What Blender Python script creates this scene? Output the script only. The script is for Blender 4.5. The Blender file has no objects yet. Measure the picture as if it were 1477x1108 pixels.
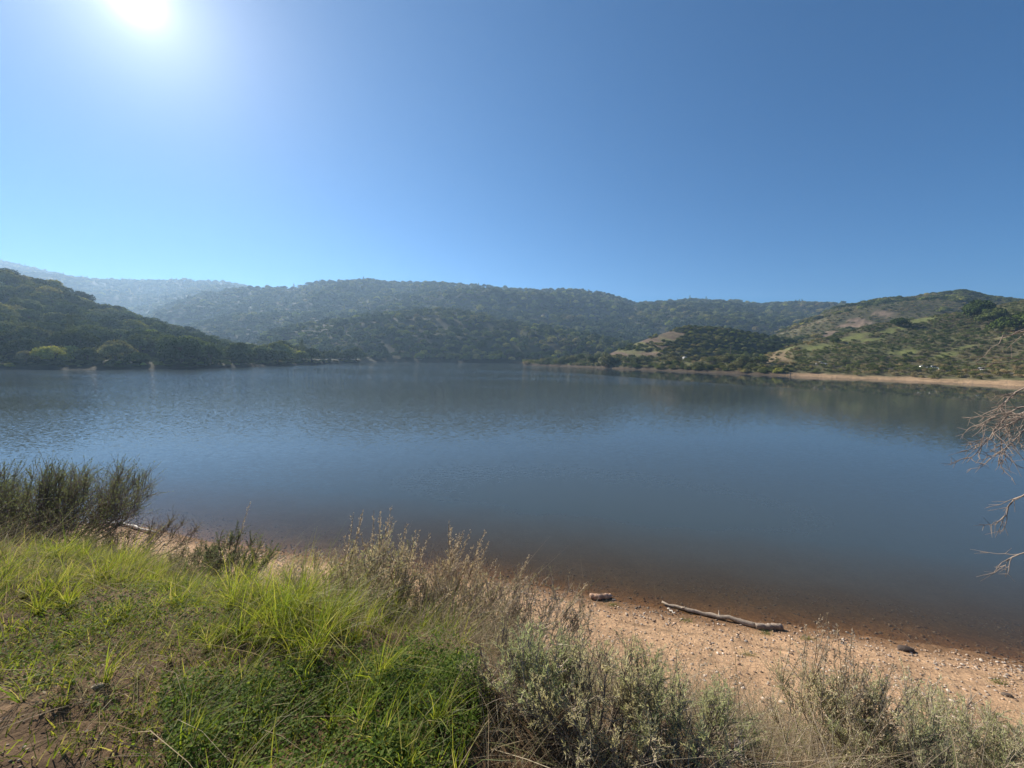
import bpy, math, random
import numpy as np
from mathutils import Matrix, Vector
from mathutils.bvhtree import BVHTree

rng = np.random.default_rng(7)
random.seed(7)
SC = bpy.context.scene
COL = SC.collection

# ------------------------------------------------------------------ camera
PW, PH, FPX = 1477.0, 1108.0, 555.0
EYE = np.array([0.0, 0.0, 6.5])                      # metres above the lake surface
PITCH = math.atan((554 - 514.5) / FPX)
ROLL = math.atan(19 / 1477)
c_f = np.array([0, math.cos(PITCH), -math.sin(PITCH)])
c_u0 = np.array([0, math.sin(PITCH), math.cos(PITCH)])
c_r = np.array([1.0, 0, 0]) * math.cos(ROLL) + c_u0 * math.sin(ROLL)
c_u = c_u0 * math.cos(ROLL) - np.array([1.0, 0, 0]) * math.sin(ROLL)
cam_d = bpy.data.cameras.new('camera')
cam = bpy.data.objects.new('camera', cam_d)
COL.objects.link(cam)
cam.matrix_world = Matrix(((c_r[0], c_u[0], -c_f[0], EYE[0]), (c_r[1], c_u[1], -c_f[1], EYE[1]),
                           (c_r[2], c_u[2], -c_f[2], EYE[2]), (0, 0, 0, 1)))
cam_d.sensor_width = 36.0
cam_d.lens = 36.0 * FPX / PW
cam_d.clip_start = 0.05
cam_d.clip_end = 20000
SC.camera = cam

# ------------------------------------------------------------------ sky, sun, exposure
SUN_EL, SUN_AZ = math.radians(32.3), math.radians(-42.9)    # azimuth from +Y towards +X
world = bpy.data.worlds.new('World')
SC.world = world
world.use_nodes = True
wn = world.node_tree
bg = wn.nodes['Background']
sky = wn.nodes.new('ShaderNodeTexSky')
sky.sky_type = 'NISHITA'
sky.sun_disc = False
sky.sun_elevation = SUN_EL
sky.sun_rotation = SUN_AZ
sky.altitude = 100
sky.air_density = 0.74
sky.dust_density = 0.0
sky.ozone_density = 4.0
hsv = wn.nodes.new('ShaderNodeHueSaturation')
hsv.inputs['Saturation'].default_value = 1.72
wn.links.new(sky.outputs[0], hsv.inputs['Color'])

SKY_STRENGTH = 0.050
bg.inputs[1].default_value = SKY_STRENGTH
sun_d = bpy.data.lights.new('sun', 'SUN')
sun_d.energy = 5.0
sun_d.angle = math.radians(0.53)
sun_d.color = (1.0, 0.91, 0.77)
sun = bpy.data.objects.new('sun', sun_d)
COL.objects.link(sun)
sdir = Vector((math.cos(SUN_EL) * math.sin(SUN_AZ), math.cos(SUN_EL) * math.cos(SUN_AZ), math.sin(SUN_EL)))
sun.rotation_euler = sdir.to_track_quat('Z', 'Y').to_euler()
sun.location = (-60, 60, 80)
# the sun's own glare in the sky: bright core and aureole that fall off with the angle from the sun
def wmath(op, a, b=None):
    n = wn.nodes.new('ShaderNodeMath'); n.operation = op
    for i, v in enumerate((a, b)):
        if v is None: continue
        if hasattr(v, 'is_output'): wn.links.new(v, n.inputs[i])
        else: n.inputs[i].default_value = v
    return n.outputs[0]
wtc = wn.nodes.new('ShaderNodeTexCoord')
wdot = wn.nodes.new('ShaderNodeVectorMath'); wdot.operation = 'DOT_PRODUCT'
wn.links.new(wtc.outputs['Generated'], wdot.inputs[0]); wdot.inputs[1].default_value = sdir
ang = wmath('MULTIPLY', wmath('ARCCOSINE', wmath('MINIMUM', wdot.outputs['Value'], 1.0)), 180 / math.pi)
def fall(amp, width, p): return wmath('MULTIPLY', wmath('POWER', 2.718, wmath('MULTIPLY', wmath('POWER', wmath('DIVIDE', ang, width), p), -1.0)), amp / SKY_STRENGTH)
glare = wmath('ADD', fall(2.6, 0.6, 1.0), wmath('ADD', fall(0.42, 4.8, 1.0), fall(0.13, 13.0, 1.0)))
gcol = wn.nodes.new('ShaderNodeMix'); gcol.data_type = 'RGBA'; gcol.blend_type = 'ADD'; gcol.clamp_result = False
gcol.inputs[0].default_value = 1.0
gs_ = wn.nodes.new('ShaderNodeCombineColor')
wn.links.new(glare, gs_.inputs[0]); wn.links.new(wmath('MULTIPLY', glare, 0.97), gs_.inputs[1]); wn.links.new(wmath('MULTIPLY', glare, 0.9), gs_.inputs[2])
wn.links.new(hsv.outputs[0], gcol.inputs[6]); wn.links.new(gs_.outputs[0], gcol.inputs[7])
wn.links.new(gcol.outputs[2], bg.inputs[0])
vs = SC.view_settings
vs.view_transform = 'Standard'
vs.look = 'None'
vs.gamma = 1.0
vs.exposure = 1.08
SC.cycles.max_bounces = 6
SC.cycles.diffuse_bounces = 2
SC.cycles.glossy_bounces = 3
SC.cycles.transmission_bounces = 3
SC.cycles.transparent_max_bounces = 8
SC.cycles.volume_bounces = 0
SC.cycles.use_denoising = True

# ------------------------------------------------------------------ helpers: pixels, noise
def ray(px, py):
    px = np.asarray(px, float); py = np.asarray(py, float)
    d = c_r * (px[..., None] - PW / 2) + c_u * (PH / 2 - py[..., None]) + c_f * FPX
    return d / d[..., 1:2]                            # scaled to one metre forward
def project(P):
    q = P - EYE
    z = q @ c_f
    z = np.where(z < 1e-3, 1e-3, z)
    return PW / 2 + FPX * (q @ c_r) / z, PH / 2 - FPX * (q @ c_u) / z
def horizon_y(px):
    return 505 + 19 * np.asarray(px, float) / 1477

def _hash(ix, iy, seed):
    n = (ix.astype(np.int64) * 374761393 + iy.astype(np.int64) * 668265263 + seed * 1442695041) & 0xffffffff
    n = ((n ^ (n >> 13)) * 1274126177) & 0xffffffff
    return ((n ^ (n >> 16)) & 0xffffff) / float(0xffffff)
def vnoise(x, y, seed=0):
    x = np.asarray(x, float); y = np.asarray(y, float)
    ix = np.floor(x); iy = np.floor(y)
    fx = x - ix; fy = y - iy
    fx = fx * fx * fx * (fx * (fx * 6 - 15) + 10); fy = fy * fy * fy * (fy * (fy * 6 - 15) + 10)
    a = _hash(ix, iy, seed); b = _hash(ix + 1, iy, seed); c = _hash(ix, iy + 1, seed); d = _hash(ix + 1, iy + 1, seed)
    return (a * (1 - fx) + b * fx) * (1 - fy) + (c * (1 - fx) + d * fx) * fy
def fbm(x, y, seed=0, oct=4):
    s = 0; a = 0.5
    for k in range(oct):
        s = s + a * (vnoise(x * 2 ** k, y * 2 ** k, seed + k) - 0.5); a *= 0.5
    return s                                          # about -0.5 .. 0.5
def in_poly(px, py, poly):
    r = np.zeros(np.shape(px), bool)
    n = len(poly)
    for i in range(n):
        x0, y0 = poly[i]; x1, y1 = poly[(i + 1) % n]
        c = ((y0 > py) != (y1 > py)) & (px < (x1 - x0) * (py - y0) / (y1 - y0 + 1e-9) + x0)
        r ^= c
    return r
def I(px, pts):
    return np.interp(px, [p[0] for p in pts], [p[1] for p in pts])
def smooth(a, b, x):
    t = np.clip((x - a) / (b - a), 0, 1)
    return t * t * (3 - 2 * t)

# ------------------------------------------------------------------ helpers: meshes and tags
def link(o, parent=None):
    COL.objects.link(o)
    if parent is not None: o.parent = parent
    return o
def tag(o, label=None, cat=None, group=None, kind=None):
    if label: o['label'] = label
    if cat: o['category'] = cat
    if group: o['group'] = group
    if kind: o['kind'] = kind
    return o
def mesh_data(name, V, Fs, mat=None, smooth_=False, col=None):
    """V (n,3); Fs: list of int arrays (m,3) or (m,4)"""
    V = np.asarray(V, np.float32)
    if not isinstance(Fs, (list, tuple)): Fs = [Fs]
    Fs = [np.asarray(f, np.int32) for f in Fs if len(f)]
    me = bpy.data.meshes.new(name)
    me.vertices.add(len(V)); me.vertices.foreach_set('co', V.ravel())
    li = np.concatenate([f.ravel() for f in Fs])
    tot = np.concatenate([np.full(len(f), f.shape[1], np.int32) for f in Fs])
    st = np.concatenate([[0], np.cumsum(tot)[:-1]]).astype(np.int32)
    me.loops.add(len(li)); me.loops.foreach_set('vertex_index', li)
    me.polygons.add(len(tot)); me.polygons.foreach_set('loop_start', st); me.polygons.foreach_set('loop_total', tot)
    if smooth_: me.polygons.foreach_set('use_smooth', np.ones(len(tot), bool))
    if col is not None:
        at = me.color_attributes.new('Col', 'FLOAT_COLOR', 'POINT')
        c = np.ones((len(V), 4), np.float32); c[:, :3] = col
        at.data.foreach_set('color', c.ravel())
    me.update(calc_edges=True)
    if mat: me.materials.append(mat)
    return me
def obj(name, me, parent=None):
    return link(bpy.data.objects.new(name, me), parent)
def empty(name, loc=(0, 0, 0), rz=0, s=1):
    o = bpy.data.objects.new(name, None)
    o.empty_display_size = 0.2
    o.location = loc; o.rotation_euler = (0, 0, rz); o.scale = (s, s, s) if np.isscalar(s) else s
    return link(o)
def copy_tree(o, parent=None):
    c = o.copy(); COL.objects.link(c); c.parent = parent
    for ch in o.children: copy_tree(ch, c)
    return c
class MB:
    """collects pieces (verts, faces, colour) into one mesh"""
    def __init__(s): s.V = []; s.F3 = []; s.F4 = []; s.C = []; s.n = 0
    def add(s, V, F, col=None):
        V = np.asarray(V, float).reshape(-1, 3); F = np.asarray(F, int)
        (s.F3 if F.shape[1] == 3 else s.F4).append(F + s.n)
        s.V.append(V); s.n += len(V)
        c = np.ones((len(V), 3)) if col is None else np.broadcast_to(np.asarray(col, float), (len(V), 3))
        s.C.append(c); return s
    def mesh(s, name, mat, smooth_=False):
        fs = []
        if s.F3: fs.append(np.concatenate(s.F3))
        if s.F4: fs.append(np.concatenate(s.F4))
        return mesh_data(name, np.concatenate(s.V), fs, mat, smooth_, np.concatenate(s.C))
def norm(v):
    return v / np.maximum(np.linalg.norm(v, axis=-1, keepdims=True), 1e-9)
def perp(d):
    a = np.where(np.abs(d[..., 2:3]) < 0.9, np.array([0, 0, 1.0]), np.array([1.0, 0, 0]))
    x = norm(np.cross(d, a)); return x, np.cross(d, x)
def tubes(P, R, sides=3):
    """P (n,k,3) polylines, R (n,k) radii -> verts, quads"""
    n, k, _ = P.shape
    T = norm(np.gradient(P, axis=1))
    X, Y = perp(T)
    a = np.linspace(0, 2 * np.pi, sides, endpoint=False)
    V = P[:, :, None, :] + R[:, :, None, None] * (np.cos(a)[:, None] * X[:, :, None, :] + np.sin(a)[:, None] * Y[:, :, None, :])
    idx = np.arange(n * k * sides).reshape(n, k, sides)
    i0 = idx[:, :-1, :]; i1 = idx[:, 1:, :]
    F = np.stack([i0, np.roll(i0, -1, 2), np.roll(i1, -1, 2), i1], -1).reshape(-1, 4)
    return V.reshape(-1, 3), F
def leaves(P, D, Nn, L, Wd):
    """diamond-shaped leaves: base P, direction D, normal-ish Nn, length L, width Wd"""
    D = norm(D); S = norm(np.cross(D, Nn)); L = np.broadcast_to(L, len(P))[:, None]; Wd = np.broadcast_to(Wd, len(P))[:, None]
    B = norm(np.cross(S, D))
    V = np.stack([P, P + D * L * 0.45 + S * Wd * 0.5 + B * L * .04, P + D * L - B * L * .06, P + D * L * 0.45 - S * Wd * 0.5 + B * L * .04], 1)
    F = np.arange(len(P) * 4).reshape(-1, 4)
    return V.reshape(-1, 3), F
def blades(P, H, lean, az, Wd, curl, seg=3):
    """grass blades: tapering strips that bend over; returns verts, quads+tris merged as quads (last row degenerate-free)"""
    n = len(P)
    t = np.linspace(0, 1, seg + 1)
    hd = np.stack([np.cos(az), np.sin(az), np.zeros(n)], -1)
    sd = np.stack([-np.sin(az), np.cos(az), np.zeros(n)], -1)
    tw = rng.uniform(0, np.pi, n)
    sd = sd * np.cos(tw)[:, None] + hd * np.sin(tw)[:, None]
    out = (lean[:, None] * t + curl[:, None] * t ** 2.4) * H[:, None]
    up = H[:, None] * (t - 0.35 * np.clip(curl, 0, 1.5)[:, None] * t ** 3)
    Cc = P[:, None, :] + hd[:, None, :] * out[..., None] + np.array([0, 0, 1.0]) * up[..., None]
    w = Wd[:, None] * np.clip(1.0 - t ** 1.6, 0.06, 1) * 0.5
    Lf = Cc - sd[:, None, :] * w[..., None]; Rt = Cc + sd[:, None, :] * w[..., None]
    V = np.stack([Lf, Rt], 2).reshape(n, -1, 3)
    base = np.arange(n)[:, None, None] * (2 * (seg + 1)) + (np.arange(seg) * 2)[None, :, None]
    F = (base + np.array([0, 1, 3, 2])).reshape(-1, 4)
    return V.reshape(-1, 3), F, 2 * (seg + 1)

# ------------------------------------------------------------------ materials
def new_mat(name):
    m = bpy.data.materials.new(name); m.use_nodes = True
    nt = m.node_tree
    for n in list(nt.nodes):
        if n.type != 'OUTPUT_MATERIAL': nt.nodes.remove(n)
    return m, nt, nt.nodes['Material Output']
def N(nt, t, **kw):
    n = nt.nodes.new(t)
    for k, v in kw.items():
        if k.startswith('i_'):
            n.inputs[k[2:]].default_value = v
        else: setattr(n, k, v)
    return n
def L(nt, a, b): nt.links.new(a, b)
def math_n(nt, op, a, b=None, clamp=False):
    n = N(nt, 'ShaderNodeMath', operation=op, use_clamp=clamp)
    for i, v in enumerate((a, b)):
        if v is None: continue
        if hasattr(v, 'links') or hasattr(v, 'is_output'): L(nt, v, n.inputs[i])
        else: n.inputs[i].default_value = v
    return n.outputs[0]
def mixc(nt, fac, a, b, mode='MIX'):
    n = N(nt, 'ShaderNodeMix', data_type='RGBA', blend_type=mode)
    for s, v in ((n.inputs[0], fac), (n.inputs[6], a), (n.inputs[7], b)):
        if hasattr(v, 'is_output'): L(nt, v, s)
        else: s.default_value = v if np.isscalar(v) else (*v[:3], 1)
    return n.outputs[2]
def noise(nt, vec, scale, detail=3, rough=0.5, out=0):
    n = N(nt, 'ShaderNodeTexNoise', i_Scale=scale, i_Detail=detail, i_Roughness=rough)
    if vec is not None: L(nt, vec, n.inputs['Vector'])
    return n.outputs[out]
def ramp(nt, fac, stops):
    n = N(nt, 'ShaderNodeValToRGB')
    L(nt, fac, n.inputs[0])
    el = n.color_ramp.elements
    while len(el) < len(stops): el.new(0.5)
    for e, (p, c) in zip(el, stops): e.position = p; e.color = (*c, 1)
    return n.outputs[0]
def pos(nt): return N(nt, 'ShaderNodeNewGeometry').outputs['Position']
def bump(nt, h, strength, dist):
    b = N(nt, 'ShaderNodeBump', i_Strength=strength, i_Distance=dist); L(nt, h, b.inputs['Height']); return b.outputs[0]

def leaf_material(name, trans=0.35, use_attr=True, base=None, objvar=None, rough=0.6, spec=0.15, tint=(1.15, 1.2, 0.6)):
    m, nt, out = new_mat(name)
    if use_attr:
        c = N(nt, 'ShaderNodeVertexColor', layer_name='Col').outputs[0]
    else: c = None
    if objvar:
        r = N(nt, 'ShaderNodeObjectInfo').outputs['Random']
        oi = N(nt, 'ShaderNodeObjectInfo')
        oc = ramp(nt, r, objvar)
        nl = noise(nt, oi.outputs['Location'], 0.013, 4, 0.6)       # stands of one kind or another
        oc = mixc(nt, 1.0, oc, ramp(nt, nl, [(0.32, (0.62, 0.72, 0.75)), (0.48, (1.0, 1.05, 0.9)), (0.6, (1.35, 1.2, 1.05)), (0.7, (1.1, 0.95, 1.0))]), 'MULTIPLY')
        c = oc if c is None else mixc(nt, 1.0, oc, c, 'MULTIPLY')
    if c is None:
        c = N(nt, 'ShaderNodeRGB').outputs[0]; c.default_value = (*base, 1)
    p = N(nt, 'ShaderNodeBsdfPrincipled', i_Roughness=rough)
    p.inputs['Specular IOR Level'].default_value = spec
    L(nt, c, p.inputs['Base Color'])
    t = N(nt, 'ShaderNodeBsdfTranslucent')
    L(nt, mixc(nt, 1.0, c, tint, 'MULTIPLY'), t.inputs[0])
    mx = N(nt, 'ShaderNodeMixShader'); mx.inputs[0].default_value = trans
    L(nt, p.outputs[0], mx.inputs[1]); L(nt, t.outputs[0], mx.inputs[2]); L(nt, mx.outputs[0], out.inputs[0])
    return m
def solid_attr(name, rough=0.85, spec=0.2, noise_scale=None, noise_amt=0.3, bump_s=0.0):
    m, nt, out = new_mat(name)
    c = N(nt, 'ShaderNodeVertexColor', layer_name='Col').outputs[0]
    p = N(nt, 'ShaderNodeBsdfPrincipled', i_Roughness=rough)
    p.inputs['Specular IOR Level'].default_value = spec
    if noise_scale:
        nv = noise(nt, pos(nt), noise_scale, 5, 0.65)
        c = mixc(nt, 1.0, c, ramp(nt, nv, [(0.3, (1 - noise_amt,) * 3), (0.7, (1 + noise_amt,) * 3)]), 'MULTIPLY')
        if bump_s: L(nt, bump(nt, nv, bump_s, 0.02), p.inputs['Normal'])
    L(nt, c, p.inputs['Base Color']); L(nt, p.outputs[0], out.inputs[0])
    return m

# the near bank: soil, gravel beach and dirt track, told apart by the 'Col' attribute; grain from noise
def bank_material():
    m, nt, out = new_mat('bank_soil')
    c = N(nt, 'ShaderNodeVertexColor', layer_name='Col').outputs[0]
    P = pos(nt)
    n1 = noise(nt, P, 7, 6, 0.7); n2 = noise(nt, P, 70, 6, 0.8); n3 = noise(nt, P, 1.3, 3)
    vor = N(nt, 'ShaderNodeTexVoronoi', i_Scale=24.0); L(nt, P, vor.inputs['Vector'])
    vc = ramp(nt, vor.outputs['Color'], [(0.0, (0.55, 0.5, 0.48)), (0.5, (1.0, 0.95, 0.9)), (1.0, (1.5, 1.4, 1.3))])
    c = mixc(nt, 0.7, c, mixc(nt, 1.0, c, vc, 'MULTIPLY'))
    c = mixc(nt, 1.0, c, ramp(nt, n1, [(0.25, (0.62, 0.6, 0.58)), (0.75, (1.3, 1.28, 1.22))]), 'MULTIPLY')
    c = mixc(nt, 1.0, c, ramp(nt, n3, [(0.3, (0.85, 0.83, 0.8)), (0.7, (1.14, 1.14, 1.12))]), 'MULTIPLY')
    p = N(nt, 'ShaderNodeBsdfPrincipled', i_Roughness=0.92)
    p.inputs['Specular IOR Level'].default_value = 0.15
    h = math_n(nt, 'ADD', math_n(nt, 'MULTIPLY', n1, 0.7), math_n(nt, 'ADD', math_n(nt, 'MULTIPLY', n2, 0.35), math_n(nt, 'MULTIPLY', vor.outputs['Distance'], -0.25)))
    L(nt, bump(nt, h, 0.8, 0.035), p.inputs['Normal'])
    L(nt, c, p.inputs['Base Color']); L(nt, p.outputs[0], out.inputs[0])
    return m
def hill_material():
    m, nt, out = new_mat('hill_ground')
    c = N(nt, 'ShaderNodeVertexColor', layer_name='Col').outputs[0]
    P = pos(nt)
    c = mixc(nt, 1.0, c, ramp(nt, noise(nt, P, 0.35, 6, 0.65), [(0.25, (0.6, 0.6, 0.58)), (0.75, (1.35, 1.32, 1.3))]), 'MULTIPLY')
    p = N(nt, 'ShaderNodeBsdfPrincipled', i_Roughness=0.95)
    p.inputs['Specular IOR Level'].default_value = 0.1
    L(nt, bump(nt, noise(nt, P, 0.8, 5, 0.7), 0.7, 0.8), p.inputs['Normal'])
    L(nt, c, p.inputs['Base Color']); L(nt, p.outputs[0], out.inputs[0])
    return m

SHORE_N = np.array([0.2229, 0.9748]); SHORE_D = 10.244

def water_material():
    m, nt, out = new_mat('lake_water')
    P = pos(nt)
    sep = N(nt, 'ShaderNodeSeparateXYZ'); L(nt, P, sep.inputs[0])
    X, Y = sep.outputs[0], sep.outputs[1]
    # distance out from the near shore -> depth -> murk
    s = math_n(nt, 'SUBTRACT', math_n(nt, 'ADD', math_n(nt, 'MULTIPLY', X, SHORE_N[0]), math_n(nt, 'MULTIPLY', Y, SHORE_N[1])), SHORE_D)
    s = math_n(nt, 'ADD', s, math_n(nt, 'MULTIPLY', math_n(nt, 'SUBTRACT', noise(nt, P, 0.5, 3), 0.5), 1.2))
    murk = math_n(nt, 'SUBTRACT', 1.0, math_n(nt, 'POWER', 2.718, math_n(nt, 'MULTIPLY', math_n(nt, 'MAXIMUM', s, 0.0), -0.42)))
    body = N(nt, 'ShaderNodeBsdfDiffuse')
    deep = N(nt, 'ShaderNodeMapRange', i_Value=0.0); L(nt, s, deep.inputs[0])
    deep.inputs[1].default_value = 0.3; deep.inputs[2].default_value = 5.5
    L(nt, mixc(nt, deep.outputs[0], (0.075, 0.056, 0.030), (0.054, 0.072, 0.080)), body.inputs[0])
    tr = N(nt, 'ShaderNodeBsdfTransparent'); tr.inputs[0].default_value = (0.84, 0.78, 0.66, 1)
    below = N(nt, 'ShaderNodeMixShader'); L(nt, murk, below.inputs[0]); L(nt, tr.outputs[0], below.inputs[1]); L(nt, body.outputs[0], below.inputs[2])
    # ripples: tilt the surface normal by noise; breeze patches modulate how much
    def tilt(scale, stretch, rot, detail=2, rough=0.5):
        mp = N(nt, 'ShaderNodeMapping'); L(nt, P, mp.inputs[0])
        mp.inputs['Rotation'].default_value = (0, 0, rot); mp.inputs['Scale'].default_value = (scale * stretch, scale, 1)
        nz = N(nt, 'ShaderNodeTexNoise', i_Scale=1.0, i_Detail=detail, i_Roughness=rough); L(nt, mp.outputs[0], nz.inputs['Vector'])
        sb = N(nt, 'ShaderNodeVectorMath', operation='SUBTRACT'); L(nt, nz.outputs['Color'], sb.inputs[0]); sb.inputs[1].default_value = (0.5, 0.5, 0.5)
        return sb.outputs[0]
    fine = tilt(13.0, 0.5, 0.25); mid = tilt(5.2, 0.5, 0.15); micro = tilt(22.0, 0.6, -0.2, 1)
    v = N(nt, 'ShaderNodeVectorMath', operation='ADD'); L(nt, fine, v.inputs[0]); L(nt, mid, v.inputs[1])
    v2 = N(nt, 'ShaderNodeVectorMath', operation='SCALE'); L(nt, micro, v2.inputs[0]); v2.inputs['Scale'].default_value = 0.6
    v3 = N(nt, 'ShaderNodeVectorMath', operation='ADD'); L(nt, v.outputs[0], v3.inputs[0]); L(nt, v2.outputs[0], v3.inputs[1])
    # breeze: big soft patches stretched across the lake, stronger to the west (-X) and out in the middle, calm in the lee of the eastern shore
    mp = N(nt, 'ShaderNodeMapping'); L(nt, P, mp.inputs[0]); mp.inputs['Scale'].default_value = (0.012, 0.035, 1); mp.inputs['Rotation'].default_value = (0, 0, 0.2)
    patch = N(nt, 'ShaderNodeMapRange'); L(nt, noise(nt, mp.outputs[0], 1.0, 4, 0.55), patch.inputs[0])
    patch.inputs[1].default_value = 0.36; patch.inputs[2].default_value = 0.64; patch.inputs[3].default_value = 0.4; patch.inputs[4].default_value = 1.1
    west = N(nt, 'ShaderNodeMapRange'); L(nt, math_n(nt, 'DIVIDE', X, math_n(nt, 'ADD', Y, 8.0)), west.inputs[0])
    west.inputs[1].default_value = 0.55; west.inputs[2].default_value = -1.0; west.inputs[3].default_value = 0.07; west.inputs[4].default_value = 0.42
    midl = N(nt, 'ShaderNodeMapRange'); L(nt, Y, midl.inputs[0])
    midl.inputs[1].default_value = 75; midl.inputs[2].default_value = 125; midl.inputs[3].default_value = 0.0; midl.inputs[4].default_value = 0.42
    lee_l = math_n(nt, 'ADD', math_n(nt, 'ADD', math_n(nt, 'MULTIPLY', X, 1.75), Y), math_n(nt, 'MULTIPLY', math_n(nt, 'SUBTRACT', noise(nt, P, 0.02, 3), 0.5), 16.0))
    lee = N(nt, 'ShaderNodeMapRange'); L(nt, lee_l, lee.inputs[0])
    lee.inputs[1].default_value = 198; lee.inputs[2].default_value = 203; lee.inputs[3].default_value = 1.0; lee.inputs[4].default_value = 0.05
    side = N(nt, 'ShaderNodeMapRange'); L(nt, math_n(nt, 'DIVIDE', X, math_n(nt, 'ADD', Y, 1.0)), side.inputs[0])
    side.inputs[1].default_value = 0.02; side.inputs[2].default_value = 0.26; side.inputs[3].default_value = 0.9; side.inputs[4].default_value = 0.0
    near = N(nt, 'ShaderNodeMapRange'); L(nt, s, near.inputs[0])
    near.inputs[1].default_value = 0.0; near.inputs[2].default_value = 26.0; near.inputs[3].default_value = 0.18; near.inputs[4].default_value = 1.0
    amp = math_n(nt, 'MULTIPLY', math_n(nt, 'MULTIPLY', math_n(nt, 'ADD', west.outputs[0], midl.outputs[0]), math_n(nt, 'MULTIPLY', patch.outputs[0], near.outputs[0])), math_n(nt, 'MAXIMUM', lee.outputs[0], side.outputs[0]))
    sc = N(nt, 'ShaderNodeVectorMath', operation='SCALE'); L(nt, v3.outputs[0], sc.inputs[0]); L(nt, amp, sc.inputs['Scale'])
    fl = N(nt, 'ShaderNodeVectorMath', operation='MULTIPLY'); L(nt, sc.outputs[0], fl.inputs[0]); fl.inputs[1].default_value = (1, 1, 0)
    ad = N(nt, 'ShaderNodeVectorMath', operation='ADD'); L(nt, fl.outputs[0], ad.inputs[0]); ad.inputs[1].default_value = (0, 0, 1)
    nn = N(nt, 'ShaderNodeVectorMath', operation='NORMALIZE'); L(nt, ad.outputs[0], nn.inputs[0])
    gl = N(nt, 'ShaderNodeBsdfGlossy', i_Roughness=0.03); L(nt, nn.outputs[0], gl.inputs['Normal'])
    # Schlick's reflectance, the same from above and below, so that daylight reaches the lake bed
    inc = N(nt, 'ShaderNodeVectorMath', operation='DOT_PRODUCT'); L(nt, N(nt, 'ShaderNodeNewGeometry').outputs['Incoming'], inc.inputs[0]); L(nt, nn.outputs[0], inc.inputs[1])
    graz = math_n(nt, 'SUBTRACT', 1.0, math_n(nt, 'ABSOLUTE', inc.outputs['Value']), True)
    refl = math_n(nt, 'ADD', 0.02, math_n(nt, 'MULTIPLY', math_n(nt, 'POWER', graz, 5.0), 0.98), True)
    mx = N(nt, 'ShaderNodeMixShader'); L(nt, refl, mx.inputs[0]); L(nt, below.outputs[0], mx.inputs[1]); L(nt, gl.outputs[0], mx.inputs[2])
    L(nt, mx.outputs[0], out.inputs[0])
    return m

M_BANK = bank_material(); M_HILL = hill_material(); M_WATER = water_material()
OAKS = [(0.0, (0.0359, 0.0511, 0.016)), (0.35, (0.07, 0.0919, 0.0286)), (0.6, (0.1136, 0.1273, 0.0507)), (0.8, (0.1719, 0.1868, 0.0537)), (0.93, (0.2368, 0.2156, 0.1148)), (1.0, (0.3212, 0.341, 0.07))]
SHRUBS = [(0.0, (0.0541, 0.0669, 0.0287)), (0.4, (0.1179, 0.1366, 0.0596)), (0.62, (0.1733, 0.1787, 0.0906)), (0.8, (0.2047, 0.1708, 0.1163)), (1.0, (0.2611, 0.2177, 0.1394))]
M_OAK = leaf_material('oak_foliage', 0.16, True, objvar=OAKS, rough=.9, spec=0.0)
M_SHRUB = leaf_material('hillside_shrub_foliage', 0.25, True, objvar=SHRUBS, rough=.9, spec=0.0)
M_BARK = solid_attr('bark', 0.9, 0.1, 6, 0.35, 0.6)
M_GRASS = leaf_material('green_grass', 0.55, rough=0.45, spec=0.3)
M_DRY = leaf_material('dry_grass', 0.42, rough=0.7, spec=.05, tint=(1.1, 1.05, .85))
M_LEAF = leaf_material('small_leaves', 0.5, rough=0.6, spec=0.06)
M_SAGE = leaf_material('sage_leaves', 0.48, rough=0.75, tint=(1.1, 1.1, .85))
M_TWIG = solid_attr('woody_twigs', 0.85, 0.15)
M_STONE = solid_attr('beach_stone', 0.8, 0.25, 30, 0.25, 0.4)
M_DRIFT = solid_attr('driftwood', 0.85, 0.15, 18, 0.35, 0.7)

# ================================================================== THE SETTING
# ---------------------------------------------------------------- near bank
PROFILE = [(-60, -7), (-10, -1.5), (-3, -0.5), (0, 0.0), (1.6, 0.34), (3.3, 0.9), (5, 1.7), (6.4, 3.0), (7.6, 4.05), (8.6, 4.55), (10.2, 4.9), (14, 5.05), (40, 6.5), (120, 12)]
_pd = np.array([p[0] for p in PROFILE], float); _pz = np.array([p[1] for p in PROFILE], float)
def bank_z(x, y, detail=True):
    x = np.asarray(x, float); y = np.asarray(y, float)
    s = SHORE_D - (SHORE_N[0] * x + SHORE_N[1] * y)
    s = s + 0.75 * fbm(x * 0.22, y * 0.22, 11, 3)
    s = s + 0.62 * smooth(2.8, -0.8, x) * smooth(2.8, 5.2, s) * smooth(13, 9, s)
    z = np.interp(s, _pd, _pz)
    z = 0.5 * z + 0.25 * (np.interp(s - 0.5, _pd, _pz) + np.interp(s + 0.5, _pd, _pz))
    if detail:
        w = smooth(0.5, 6, s)
        z = z + (0.03 + 0.22 * w) * fbm(x * 0.9, y * 0.9, 21, 3) + 0.05 * (0.3 + w) * fbm(x * 5, y * 5, 31, 3)
    return z
def shore_s(x, y): return SHORE_D - (SHORE_N[0] * np.asarray(x) + SHORE_N[1] * np.asarray(y))
def ground_hit(px, py):
    """where the photo's pixel ray meets the near bank"""
    d = ray(np.array([px]), np.array([py]))[0]
    t = np.linspace(0.6, 40, 4000)
    P = EYE + d * t[:, None]
    k = np.argmax(P[:, 2] < bank_z(P[:, 0], P[:, 1]))
    q = P[k]; return np.array([q[0], q[1], float(bank_z(q[0], q[1]))])

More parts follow.
